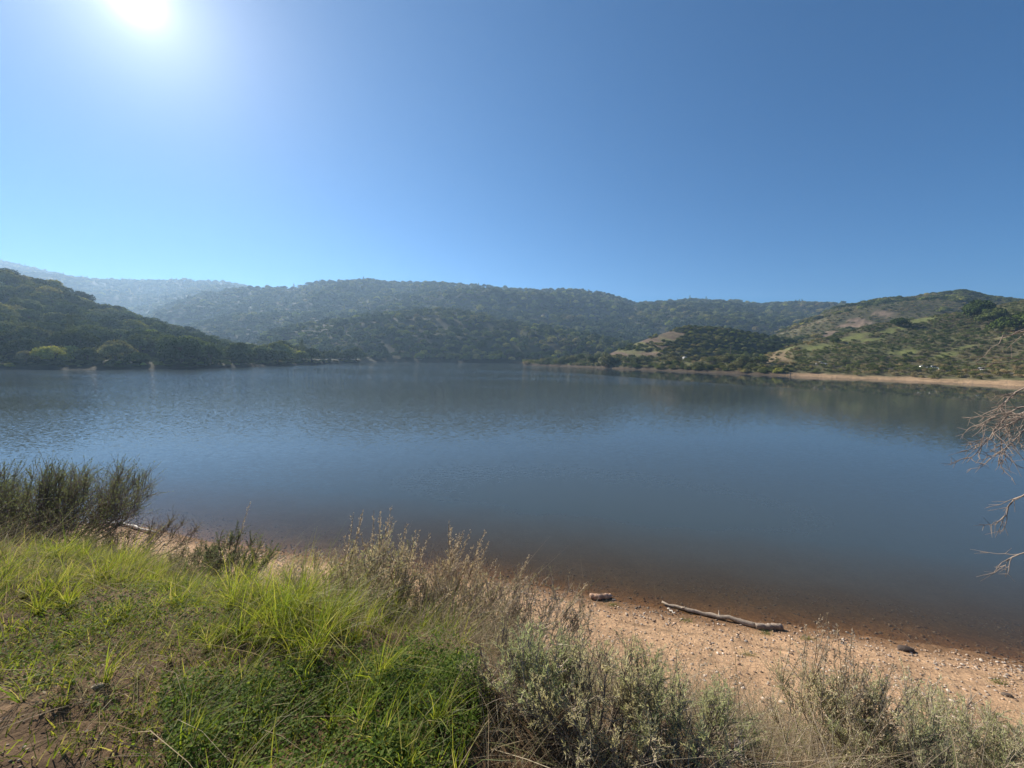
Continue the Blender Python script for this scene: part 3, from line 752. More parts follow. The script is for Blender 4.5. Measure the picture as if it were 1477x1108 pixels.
# lone oaks on the brushy hill
def hill_at(hname, px, d):
    """point on a hill along a photo column at a forward distance"""
    x = d * float(ray(np.array([px]), horizon_y(np.array([px])))[0, 0])
    hit = BVH.ray_cast(Vector((x, d, 900)), Vector((0, 0, -1)))[0]
    return np.array([x, d, hit.z])
def hill_px(px, py):
    hit = BVH.ray_cast(Vector(EYE), Vector(ray(np.array([px]), np.array([py]))[0]).normalized())[0]
    return None if hit is None else np.array(hit)
LONE = [(1297, 471, 4.4, 'small round oak standing alone beside the upper green patch'), (1362, 452, 5.4, 'low dark oak on the crest of the brushy hill'),
        (1412, 462, 9.5, 'large dark oak clump near the top of the brushy hill'), (1434, 466, 7.0, 'dark oak touching the large clump on the brushy hill'),
        (1466, 478, 8.0, 'broad dark oak below the crest of the brushy hill'), (1490, 470, 8.0, 'dark oak beyond the broad one on the brushy hill'), (1205, 495, 2.6, 'small dark tree beside the long green patch'), (1183, 489, 2.6, 'bushy little tree on the shoulder above the tan cutting')]
for px, py, R, lab in LONE:
    p = hill_px(px, py)
    if p is not None: make_tree('oak_tree', lab, 'tree', 'lone oaks on the brushy hill', p, R, 1.0, CROWN[rng.integers(0, 5)], TRUNK[0], .22)
# peninsula in front of the bare hill: small trees along the shore
for i in range(40):
    px = 772 + i * 8.2 + rng.uniform(-4, 4); off = rng.uniform(5, 30)
    p = hill_at('hill_brushy_right', px, I(px, SH) + off)
    make_tree('small_tree', 'bushy small tree on the low spit below the bare-flanked hill', 'tree', 'trees on the low spit', p, rng.uniform(3.4, 5.6) * (1.25 if 800 < px < 900 else .85), rng.uniform(.8, 1.1), CROWN_SPIT[i % 4], TRUNK[i % 3], .02)

for i in range(44):
    px = 905 + i * 5.4 + rng.uniform(-3, 3); off = rng.uniform(3.0, 10)
    p = hill_at('hill_brushy_right', px, I(px, SH) + off)
    make_tree('shore_thicket', 'dark thicket bush overhanging the far waterline below the road', 'shrub', 'thicket between road and water', p, rng.uniform(1.5, 2.7), rng.uniform(.75, 1.1), CROWN[rng.integers(0, 5)], STEMS[i % 2], .02)
# far woods as one mass each
def woods(name, label, P, rlo, rhi, conifer=.04):
    n = len(P); idx = np.where(rng.random(n) < conifer, 4, rng.integers(0, 4, n)); S = rng.uniform(rlo, rhi, n); S = np.where(idx == 4, S * .6, S)
    return P + np.array([0, 0, .2]) * S[:, None], S, idx
# the light crowns of the woods are borrowed from five trees that stand in the round hill's wood
far_src = []
rest = [i for i in range(len(PD)) if PD[i][2] >= 16]
for k in range(5):
    p = PD[rest[k * 7]]
    t = make_tree('wood_tree', ['dense rounded tree in the wood high on the round hill', 'pointed conifer in the wood high on the round hill'][k == 4], 'tree', 'trees high in the round hill wood', p, rng.uniform(3.6, 5.6) * (.6 if k == 4 else 1), 1.0, CROWN_FAR[k], TRUNK[0], .2)
    far_src.append(crown_of(t))
used = set(rest[k * 7] for k in range(5))
PDr = np.array([PD[i] for i in rest if i not in used])
if restP:
    PDr = np.concatenate([PDr, np.array(restP)])
P, S, ix = woods('', '', PDr, 3.8, 6.6); scatter_stuff('round_hill_woods', 'dense evergreen wood covering the rounded hill', P, S, ix, far_src, rng.uniform(.85, 1.2, len(P)))
for nm, hn, lab, sp, v1, con, sd in (('main_ridge_woods', 'hill_main_ridge', 'dense hazy wood covering the long middle ridge', 10.5, 4.05, .04, 21), ('valley_ridge_woods', 'hill_valley_ridge', 'dense wood on the ridge closing the valley', 10.5, 4.05, .04, 22), ('far_ridge_woods', 'hill_far_ridge', 'hazy wood along the far blue ridge', 14, 4.05, .25, 23)):
    Pq = scatter(hn, sp, .9, v1, lambda P, v: fbm(P[:, 0] / 55, P[:, 1] / 55, 88, 4) < .30 + .06 * rng.normal(size=len(P)), sd)
    P, S, ix = woods('', '', Pq, sp * .30, sp * .85, con)
    scatter_stuff(nm, lab, P, S, ix, far_src, rng.uniform(.85, 1.25, len(P)))

Pq = scatter('hill_wooded_point', 2.6, .95, 2.9, lambda P, v: (P[:, 2] > .55) & (fbm(P[:, 0] / 14, P[:, 1] / 14, 93, 3) < .17), 25); n = len(Pq)
scatter_stuff('shore_undergrowth', 'dark undergrowth beneath the oaks along the wooded shore', Pq, rng.uniform(.8, 1.9, n), rng.integers(0, 4, n), [crown_of(first_tree[k]) for k in sorted(first_tree) if k < 5][:4], rng.uniform(.6, 1.0, n))
# shrubs: each one along the shore and lower slope of the brushy hill a thing, the rest one mass per hill
def acc_right(P, v):
    w = patch_mask(P[:, 0], P[:, 1], P[:, 2]) * (v > 4.2)
    qx, _ = project(P)
    ok = (P[:, 2] > np.where(qx < 1130, .5, 1.2) + .4 * rng.normal(size=len(P))) & (rng.random(len(P)) > w * .95) & ~((v > 3.05) & (v < 3.95) & (qx > 935))
    cut = (np.abs(qx - 1125) < 22) & (v > 4.05) & (P[:, 2] < 12) & (rng.random(len(P)) < .55)
    return ok & ~cut
PS = scatter('hill_brushy_right', 2.2, 1.0, 6.9, acc_right, 31)
qx, qy = project(PS)
inf = (qx > 760) & (qx < PW + 20)
dS = np.linalg.norm(PS - EYE, axis=1)
strip = np.array([p[2] for p in PS]) < 6
order = np.argsort(dS + 1e5 * ~inf)
solo_s = order[:290]
m_solo = np.zeros(len(PS), bool); m_solo[solo_s] = True
sh_first = {}
for i in solo_s:
    k = int(rng.integers(0, 4)); R = rng.uniform(.9, 1.9)
    t = make_tree('hillside_shrub', 'grey-green rounded shrub on the brushy slope beside the far tan shore', 'shrub', 'shrubs low on the brushy hill', PS[i], R, rng.uniform(.8, 1.3), SHRUB[k], STEMS[k % 2], .05)
    sh_first.setdefault(k, t)
sh_src = [crown_of(sh_first[k]) for k in range(4)]
Pm = PS[~m_solo]; n = len(Pm)
scatter_stuff('brushy_hill_shrubs', 'mixed grey and brown brush covering the hill by the road', Pm, rng.uniform(.8, 1.9, n) * np.where(Pm[:, 2] < 4.5, 1.3, 1), rng.integers(0, 4, n), sh_src, rng.uniform(.7, 1.3, n))
def acc_g(P, v):
    qx, qy = project(P); n = fbm(P[:, 0] / 9, P[:, 2] / 5, 4, 4)
    return (qx > 955 + 90 * n) | ((rng.random(len(P)) < .7) & (fbm(P[:, 0] / 12, P[:, 2] / 7, 14, 3) > .08))
Pq = scatter('hill_bare_flank', 3.0, .9, 4.05, acc_g, 32); n = len(Pq)
dark_src = [crown_of(first_tree[k]) for k in sorted(first_tree) if k < 5]
scatter_stuff('small_hill_brush', 'dark dense brush on the small hill with the bare flank', Pq, rng.uniform(1.3, 2.4, n), rng.integers(0, len(dark_src), n), dark_src, rng.uniform(.6, 1.0, n))
def acc_f(P, v):
    qx, qy = project(P)
    sc_ = scar(P[:, 0], P[:, 1], qx, qy)
    return (sc_ < .1)
Pq = scatter('hill_with_scar', 4.6, .9, 4.05, acc_f, 33); n = len(Pq)
tr = fbm(Pq[:, 0] / 40, Pq[:, 1] / 40, 66, 3) + (Pq[:, 2] - 50) / 250 > .05
S = np.where(tr, rng.uniform(2.4, 4.4, n), rng.uniform(1.5, 2.6, n))
scatter_stuff('scar_hill_brush', 'olive brush and oak scrub on the hill with the scar', Pq[~tr], S[~tr], rng.integers(0, 4, (~tr).sum()), sh_src, np.full((~tr).sum(), .8))
scatter_stuff('scar_hill_oaks', 'dark oak scrub along the crest of the hill with the scar', Pq[tr], S[tr], rng.integers(0, 4, tr.sum()), far_src[:4], np.full(tr.sum(), .9))

# ================================================================== FAR SMALL THINGS
def plain(name, rgb, rough=0.5, metal=0.0, spec=0.5):
    m, nt, out = new_mat(name)
    p = N(nt, 'ShaderNodeBsdfPrincipled', i_Roughness=rough, i_Metallic=metal); p.inputs['Specular IOR Level'].default_value = spec
    nv = noise(nt, N(nt, 'ShaderNodeTexCoord').outputs['Object'], 9, 4)
    L(nt, ramp(nt, nv, [(0.3, tuple(0.9 * c for c in rgb)), (0.7, tuple(min(1, 1.06 * c) for c in rgb))]), p.inputs[0]); L(nt, p.outputs[0], out.inputs[0]); return m
M_WHITE = plain('white_paint', (0.48, 0.48, 0.47), 0.5); M_STUCCO = plain('tan_stucco', (0.33, 0.29, 0.24), 0.9); M_SILVER = plain('silver_paint', (0.45, 0.46, 0.47), 0.3, 0.4)
M_GLASS = plain('dark_glass', (0.02, 0.025, 0.03), 0.08); M_TYRE = plain('tyre_rubber', (0.025, 0.025, 0.025), 0.9); M_CONC = plain('pale_concrete', (0.5, 0.48, 0.44), 0.9); M_POLE = plain('weathered_pole', (0.14, 0.11, 0.085), 0.9); M_RIM = plain('wheel_metal', (0.4, 0.4, 0.4), 0.35, 0.8)
def prism(profile, w0, w1=None):
    """side outline (x,z) extruded across y; w1 gives the half width at the top for tumblehome"""
    p = np.array(profile, float); n = len(p); zt = (p[:, 1] - p[:, 1].min()) / max(1e-6, np.ptp(p[:, 1])); w1 = w0 if w1 is None else w1
    hw = w0 * (1 - zt) + w1 * zt
    A = np.stack([p[:, 0], -hw, p[:, 1]], -1); B = np.stack([p[:, 0], hw, p[:, 1]], -1); V = np.concatenate([A, B])
    k = np.arange(n); sides = np.stack([k, (k + 1) % n, (k + 1) % n + n, k + n], -1)
    fan = [[0, i + 1, i] for i in range(1, n - 1)] + [[n, n + i, n + i + 1] for i in range(1, n - 1)]
    return V, sides, np.array(fan)
def prism_obj(name, mat, parent, profile, w0, w1=None):
    V, s4, f3 = prism(profile, w0, w1); return obj(name, mesh_data(name, V, [s4, f3], mat), parent)
def wheel(parent, x, y):
    a = np.linspace(0, 2 * np.pi, 14, endpoint=False)
    def disc(r, h):
        V = np.concatenate([np.stack([x + r * np.cos(a), np.full(14, y - h), .32 + r * np.sin(a)], -1), np.stack([x + r * np.cos(a), np.full(14, y + h), .32 + r * np.sin(a)], -1), [[x, y - h, .32], [x, y + h, .32]]])
        k = np.arange(14); F4 = np.stack([k, (k + 1) % 14, (k + 1) % 14 + 14, k + 14], -1); F3 = np.concatenate([np.stack([(k + 1) % 14, k, np.full(14, 28)], -1), np.stack([k + 14, (k + 1) % 14 + 14, np.full(14, 29)], -1)])
        return V, [F4, F3]
    V, Fq = disc(.32, .11); w_ = obj('wheel', mesh_data('wheel', V, Fq, M_TYRE), parent)
    V, Fq = disc(.19, .118); obj('rim', mesh_data('rim', V, Fq, M_RIM), w_)
def vehicle(kind, label, px, off, paint, rot=0.0):
    p = bench_pt(np.array([px]), off)[0]; q = bench_pt(np.array([px + 8.0]), off)[0]
    t = empty('parked_' + kind, (p[0], p[1], p[2] + .165), math.atan2(q[1] - p[1], q[0] - p[0]) + rot); tag(t, label, 'car' if kind == 'car' else kind)
    if kind == 'car':
        prism_obj('body', paint, t, [(-2.1, .28), (-2.15, .55), (-2.1, .85), (-1.3, .95), (.9, .95), (1.95, .82), (2.15, .6), (2.1, .28)], .86, .84)
        prism_obj('cabin', M_GLASS, t, [(-1.55, .952), (-1.1, 1.4), (.1, 1.44), (.85, .952)], .79, .62)
        prism_obj('roof', paint, t, [(-1.12, 1.402), (-1.0, 1.47), (.05, 1.49), (.15, 1.442)], .63, .60); xs = (-1.3, 1.3)
    else:
        prism_obj('body', paint, t, [(-2.9, .35), (-2.95, .9), (-2.9, 2.3), (-2.6, 2.5), (1.5, 2.5), (1.9, 2.3), (2.3, 1.35), (2.85, 1.15), (2.9, .35)], .98, .93)
        prism_obj('windscreen', M_GLASS, t, [(1.98, 2.2), (2.36, 1.36), (2.40, 1.38), (2.02, 2.22)], .85, .8)
        for sy in (-1, 1): prism_obj('side_window', M_GLASS, t, [(.9, 1.45), (.9, 2.0), (1.75, 2.0), (2.05, 1.45)], .975, .962) if sy == 1 else None
        prism_obj('bumper', M_TYRE, t, [(2.88, .36), (2.88, .6), (2.99, .6), (2.99, .36)], .9); xs = (-1.8, 1.9)
    for x in xs:
        for y in (-.8, .8): wheel(t, x, y)
vehicle('car', 'white car parked by the far road, half hidden by brush', 1333, 15.0, M_WHITE)
vehicle('car', 'silver car just behind the half hidden white car by the far road', 1349, 15.5, M_SILVER)
vehicle('car', 'small white car on the far road with brush on both sides', 1186, 15.2, M_WHITE)
vehicle('car', 'white car at the foot of the brushy slope past the silver car', 1419, 15.0, M_WHITE, .1)
vehicle('car', 'white car on the road end below the bare-twigged thicket', 1056, 15.0, M_WHITE)
vehicle('car', 'silver car by the road below the small hill', 1040, 16.0, M_SILVER)
# utility pole and kiosk by the road below the small hill
def far_post(name, label, px, off, h, r):
    p = bench_pt(np.array([px]), off)[0]; t = empty(name, tuple(p)); tag(t, label, 'pole')
    tt = np.linspace(0, 1, 4); V, F = tubes(np.stack([0 * tt, 0 * tt, -.4 + (h + .4) * tt], -1)[None], (r * (1.1 - .3 * tt))[None], 8); obj('post', mesh_data('post', V, F, M_POLE), t)
    b = MB(); V, F = tubes(np.array([[[-.8, 0, h - .5], [0, 0, h - .48], [.8, 0, h - .5]]]), np.full((1, 3), .06), 5); obj('crossarm', mesh_data('crossarm', V, F, M_POLE), t)
far_post('utility_pole', 'thin wooden pole beside the road below the small hill', 1053, 21, 8.5, .14)
def kiosk(label, px, off, w, d, h, ):
    p = bench_pt(np.array([px]), off)[0]; t = empty('roadside_hut', tuple(p), .3); tag(t, label, 'hut')
    prism_obj('wall', M_WHITE, t, [(-w / 2, -.4), (-w / 2, h), (w / 2, h), (w / 2, -.4)], d / 2)
    prism_obj('roof', M_CONC, t, [(-w / 2 - .25, h + .003), (-w / 2 - .2, h + .12), (0, h + .55), (w / 2 + .2, h + .12), (w / 2 + .25, h + .003)], d / 2 + .25)
    prism_obj('door', M_POLE, t, [(-.4, 0), (-.4, 2), (.4, 2), (.4, 0)], d / 2 + .02)
kiosk('small white hut by the road below the bare-flanked hill', 988, 22, 1.8, 1.6, 2.2)
# gauge post in the water off the far shore
p = np.array([I(1141, SH) * ray(np.array([1141.]), horizon_y(np.array([1141.])))[0, 0] * .985, I(1141, SH) * .985, 0])
t = empty('gauge_post', tuple(p)); tag(t, 'dark post standing in the shallows off the far shore', 'post')
V, F = tubes(np.array([[[0, 0, -1.5], [0, 0, .6], [0.02, 0, 1.5]]]), np.full((1, 3), .16), 8); obj('pile', mesh_data('pile', V, F, M_POLE), t)
V, F = tubes(np.array([[[0.02, 0, 1.49], [0.02, 0, 1.6], [0.02, 0, 1.66]]]), np.array([[.2, .2, .05]]), 8); obj('cap', mesh_data('cap', V, F, M_POLE), t)
# far picnic site on the shore of the round hill, and a house on the long ridge
def house(name, label, P, w, d, h, rz):
    t = empty(name, tuple(P), rz); tag(t, label, 'house')
    prism_obj('wall', M_STUCCO, t, [(-w / 2, -3), (-w / 2, h), (w / 2, h), (w / 2, -3)], d / 2)
    prism_obj('roof', M_POLE, t, [(-w / 2 - .5, h + .003), (0, h + w * .22), (w / 2 + .5, h + .003)], d / 2 + .5)
    for k in (-1, 1): 
        o_ = prism_obj('window', M_GLASS, t, [(-.8, h * .35), (-.8, h * .75), (.8, h * .75), (.8, h * .35)], d / 2 + .04); o_.location.x = k * w * .27
P = hill_px(786, 459)
if P is not None: house('hillside_house', 'tan house in the trees low on the long middle ridge', P, 11, 8, 5.5, .3)
def picnic(P, label, rz):
    t = empty('picnic_shelter', tuple(P), rz); tag(t, label, 'shelter')
    prism_obj('roof', M_CONC, t, [(-3.4, 2.6), (-3.4, 2.75), (0, 3.5), (3.4, 2.75), (3.4, 2.6), (0, 3.3)], 2.4)
    for x in (-2.8, 2.8):
        for y in (-1.9, 1.9):
            V, F = tubes(np.array([[[x, y, -.3], [x, y, 1.2], [x, y, 2.64]]]), np.full((1, 3), .12), 6); obj('post', mesh_data('post', V, F, M_POLE), t)
    prism_obj('tabletop', M_CONC, t, [(-1.2, .72), (-1.2, .8), (1.2, .8), (1.2, .72)], .5)
    for x in (-.8, .8): 
        o_ = prism_obj('leg', M_CONC, t, [(-.1, -.2), (-.1, .717), (.1, .717), (.1, -.2)], .3); o_.location.x = x
picnic(hill_at('', 607, I(607, SD) + 10), 'pale picnic shelter on the bare shore below the round hill', .1)

# ================================================================== THE NEAR BANK
def on_bank(n, x0, x1, y0, y1, smin, smax, seed):
    r = np.random.default_rng(seed)
    x = r.uniform(x0, x1, n); y = r.uniform(y0, y1, n); s = shore_s(x, y); m = (s > smin) & (s < smax)
    x, y = x[m], y[m]; P = np.stack([x, y, bank_z(x, y)], -1); qx, qy = project(P)
    m = (qx > -260) & (qx < PW + 260) & (qy < PH + 300) & (y > .3)
    return P[m], qx[m], qy[m]
# ---- beach pebbles
ICO_V = norm(np.array([[a, b * 1.618, 0] for a in (-1, 1) for b in (-1, 1)] + [[0, a, b * 1.618] for a in (-1, 1) for b in (-1, 1)] + [[b * 1.618, 0, a] for a in (-1, 1) for b in (-1, 1)], float))
def hull_faces(V):
    F = []
    for i in range(12):
        for j in range(i + 1, 12):
            for k in range(j + 1, 12):
                n = np.cross(V[j] - V[i], V[k] - V[i]); d = (V - V[i]) @ n
                if (d <= 1e-6).all(): F.append((i, j, k))
                elif (d >= -1e-6).all(): F.append((i, k, j))
    return np.array(F)
ICO_F = hull_faces(ICO_V)
def stones(P, S, cols, sink=.25):
    n = len(P); a = rng.uniform(0, 6.28, n)
    sc3 = S[:, None] * np.stack([rng.uniform(.8, 1.5, n), rng.uniform(.7, 1.1, n), rng.uniform(.4, .75, n)], -1)
    v = ICO_V[None] * sc3[:, None] * rng.uniform(.82, 1.15, (n, 12, 1))
    ca, sa = np.cos(a)[:, None], np.sin(a)[:, None]
    v = np.stack([v[..., 0] * ca - v[..., 1] * sa, v[..., 0] * sa + v[..., 1] * ca, v[..., 2]], -1)
    v = v + P[:, None] + np.array([0, 0, 1]) * (sc3[:, 2:3] * (1 - 2 * sink))[:, None]
    F = (ICO_F[None] + (np.arange(n) * 12)[:, None, None]).reshape(-1, 3)
    return v.reshape(-1, 3), F, np.repeat(cols, 12, 0)
STONE_C = np.array([(.40, .28, .19), (.32, .21, .14), (.44, .34, .26), (.27, .23, .20), (.48, .41, .34), (.18, .125, .09), (.37, .29, .22)])
P1, qx, qy = on_bank(180000, -24, 16, 1, 17, -2.4, 5.6, 41)
s = shore_s(P1[:, 0], P1[:, 1]); cl = fbm(P1[:, 0] * .9, P1[:, 1] * .9, 51, 3)
keep = rng.random(len(P1)) < .36 + .9 * cl + .35 * np.exp(-((s - .5) / .5) ** 2)
P1 = P1[keep]; s = s[keep]
S = np.exp(rng.normal(math.log(.0135), .5, len(P1))); S = np.clip(S, .006, .036)
cc = STONE_C[rng.integers(0, len(STONE_C), len(P1))] * rng.uniform(.75, 1.2, (len(P1), 1)) * np.where(P1[:, 2:3] < .05, .45, 1)
V, F, C_ = stones(P1, S, cc); tag(obj('beach_pebbles', mesh_data('beach_pebbles', V, F, M_STONE, False, C_)), 'loose tan and grey pebbles strewn over the beach', kind='stuff')
print('pebbles', len(P1))

P1, qx, qy = on_bank(26000, -6, 2, .3, 3.5, 7.2, 14, 47)
m = rng.random(len(P1)) < np.where((qx < 420) & (qy > 900), .55 + 1.2 * fbm(P1[:, 0] * 2, P1[:, 1] * 2, 71, 3), .1); P1 = P1[m]
V, F, C_ = stones(P1, np.clip(np.exp(rng.normal(math.log(.0035), .5, len(P1))), .002, .009), np.array([(.20, .14, .09), (.15, .105, .07), (.27, .20, .14), (.33, .27, .2)])[rng.integers(0, 4, len(P1))])
tag(obj('track_gravel', mesh_data('track_gravel', V, F, M_STONE, False, C_)), 'small brown clods and gravel on the dirt track', kind='stuff')
# ---- grass, thatch, clover
GREEN_POLY = [(-400, 790), (0, 800), (210, 800), (330, 850), (470, 880), (640, 905), (720, 1010), (660, 1110), (640, 1500), (240, 1500), (190, 1090), (90, 1030), (0, 1000), (-400, 990)]
LUSH_POLY = [(330, 850), (480, 870), (650, 900), (690, 1000), (640, 1060), (420, 1010), (330, 960)]
CLOVER_POLY = [(230, 985), (380, 985), (560, 960), (690, 960), (690, 1060), (650, 1120), (620, 1500), (200, 1500), (240, 1100)]
DRY_POLY = [(-300, 790), (130, 775), (330, 790), (480, 850), (760, 850), (760, 960), (1120, 1010), (1477, 1040), (1800, 1050), (1800, 1600), (650, 1600), (690, 1010), (560, 935), (300, 870), (0, 850), (-300, 850)]
def green_cols(n, r, lush):
    a = np.array([(.17, .21, .032), (.24, .27, .040), (.11, .16, .03), (.30, .29, .065), (.36, .31, .15)])
    return a[r.choice(5, n, p=[.26, .27, .17, .18, .12])] * r.uniform(.8, 1.2, (n, 1))
r5 = np.random.default_rng(55)
P, qx, qy = on_bank(520000, -13, 3, .3, 8, 5.6, 14, 42)
clump = fbm(P[:, 0] * 1.6, P[:, 1] * 1.6, 61, 4)
inside = in_poly(qx, qy, GREEN_POLY); lush = in_poly(qx, qy, LUSH_POLY)
pr = np.where(inside, .24 + 3.0 * clump, 0) * np.where((qx < 300) & (qy > 930), .75, 1) + np.where(lush, .22 + 1.0 * clump, 0)
cell = .13; ci = np.floor(P[:, 0] / cell); cj = np.floor(P[:, 1] / cell)
hx, hy, hh, hp = _hash(ci, cj, 1), _hash(ci, cj, 2), _hash(ci, cj, 3), _hash(ci, cj, 4)
pr = pr * np.where(hp < .55, 1.5, .12)                    # tufts with gaps between them
m = r5.random(len(P)) < pr
pull = r5.uniform(.35, .95, len(P)); P[:, 0] += ((ci + .15 + .7 * hx) * cell - P[:, 0]) * pull; P[:, 1] += ((cj + .15 + .7 * hy) * cell - P[:, 1]) * pull; P[:, 2] = bank_z(P[:, 0], P[:, 1])
P = P[m]; lush = lush[m]; clump = clump[m]; qx = qx[m]; qy = qy[m]; tuft_h = .5 + 1.25 * hh[m] ** 1.5; n = len(P)
far_left = smooth(500, 100, qx) * smooth(930, 850, qy)
H = r5.uniform(.07, .20, n) * (1 + 1.1 * np.clip(clump * 3, 0, 1)) * np.where(lush, 1.6, 1) * (1 + .2 * far_left) * tuft_h * .88
V, F, k = blades(P - np.array([0, 0, .01]), H, r5.uniform(.05, .5, n), r5.normal(-.2, 1.4, n), r5.uniform(.003, .0075, n), r5.uniform(0, 1.0, n))
C_ = np.repeat(green_cols(n, r5, lush), k, 0)
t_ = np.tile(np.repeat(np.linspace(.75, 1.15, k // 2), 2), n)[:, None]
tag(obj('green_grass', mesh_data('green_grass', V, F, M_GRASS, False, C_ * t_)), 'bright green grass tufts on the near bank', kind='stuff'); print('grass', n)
# short sward over the left of the bank and the track's edge
P, qx, qy = on_bank(330000, -9, 2.5, .3, 6, 6.2, 14, 43)
cl = fbm(P[:, 0] * 2.3, P[:, 1] * 2.3, 62, 4)
pr = np.where(in_poly(qx, qy, GREEN_POLY), .34 + 1.5 * cl, np.where((qx < 320) & (qy > 900), .45 + 1.5 * cl, 0))
m = r5.random(len(P)) < pr; P = P[m]; n = len(P)
V, F, k = blades(P, r5.uniform(.025, .075, n), r5.uniform(.2, 1.0, n), r5.uniform(0, 6.28, n), r5.uniform(.004, .008, n), r5.uniform(0, .8, n), 2)
tag(obj('short_grass', mesh_data('short_grass', V, F, M_GRASS, False, np.repeat(green_cols(n, r5, 0) * .85, k, 0))), 'short grass and moss thinning out towards the dirt track', kind='stuff'); print('short', n)
# dry straw
P, qx, qy = on_bank(280000, -13, 7, .3, 8, 5.3, 11, 44)
cl = fbm(P[:, 0] * 1.2, P[:, 1] * 1.2, 63, 4)
pr = np.where(in_poly(qx, qy, DRY_POLY), np.where(qx > 700, .62, .46) + 1.1 * cl, np.where(in_poly(qx, qy, GREEN_POLY), .14 + 1.3 * cl, 0))
m = r5.random(len(P)) < pr; P = P[m]; n = len(P)
H = np.exp(r5.normal(math.log(.19), .5, n)).clip(.05, .5)
V, F, k = blades(P, H, r5.uniform(.1, 2.0, n), r5.normal(-.4, 1.5, n), r5.uniform(.0022, .005, n), r5.uniform(0, 1.2, n))
a = np.array([(.36, .29, .19), (.28, .215, .145), (.22, .175, .13), (.42, .36, .26), (.20, .20, .09)])
tag(obj('dry_grass', mesh_data('dry_grass', V, F, M_DRY, False, np.repeat(a[r5.choice(5, n)] * r5.uniform(.75, 1.15, (n, 1)), k, 0))), 'matted tan dry grass between the sagebrush', kind='stuff'); print('dry', n)
# clover and small weeds
P, qx, qy = on_bank(430000, -3.5, 1.5, .3, 4.5, 6, 14, 45)
cl = fbm(P[:, 0] * 2.0, P[:, 1] * 2.0, 64, 4)
m = r5.random(len(P)) < np.where(in_poly(qx, qy, CLOVER_POLY), .62 + 1.8 * cl, np.where(in_poly(qx, qy, GREEN_POLY), .04 + .4 * cl, 0))
P = P[m]; n = len(P); hgt = r5.uniform(.01, .10, n) * (1 + np.clip(3 * cl[m], 0, 1.2))
D = norm(np.stack([r5.normal(size=n), r5.normal(size=n), r5.normal(.1, .35, n)], -1)); Nn = norm(np.stack([r5.normal(0, .45, n), r5.normal(0, .45, n), np.ones(n)], -1))
V, F = leaves(P + np.array([0, 0, 1]) * hgt[:, None], D, Nn, r5.uniform(.010, .025, n), r5.uniform(.007, .016, n))
a = np.array([(.09, .15, .028), (.13, .19, .035), (.17, .21, .05), (.06, .10, .025)])
tag(obj('clover_weeds', mesh_data('clover_weeds', V, F, M_LEAF, False, np.repeat(a[r5.choice(4, n)] * r5.uniform(.8, 1.2, (n, 1)), 4, 0))), 'low leafy green weeds carpeting the foot of the grass', kind='stuff'); print('clover', n)
# fallen leaves and chips
P, qx, qy = on_bank(16000, -6, 3, .3, 4.5, 6.5, 14, 46)
cl = fbm(P[:, 0] * 1.8, P[:, 1] * 1.8, 65, 3); spot = np.exp(-(((qx - 145) / 45) ** 2 + ((qy - 1055) / 28) ** 2))
m = r5.random(len(P)) < np.where((qx < 330) & (qy > 920), .12 + .6 * cl, .04 + .2 * cl) + .6 * spot
P = P[m]; n = len(P)
D = norm(np.stack([r5.normal(.8, .5, n), r5.normal(.4, .5, n), r5.normal(.12, .2, n)], -1)); Nn = norm(np.stack([r5.normal(0, .4, n), r5.normal(0, .4, n), np.ones(n)], -1))
V, F = leaves(P + np.array([0, 0, .012]), D, Nn, r5.uniform(.014, .045, n), r5.uniform(.005, .014, n))
a = np.array([(.42, .36, .28), (.30, .23, .16), (.24, .16, .10), (.5, .46, .38)])
tag(obj('leaf_litter', mesh_data('leaf_litter', V, F, M_DRY, False, np.repeat(a[r5.choice(4, n)] * r5.uniform(.7, 1.1, (n, 1)), 4, 0))), 'pale fallen leaves and bark chips on the dirt track', kind='stuff')

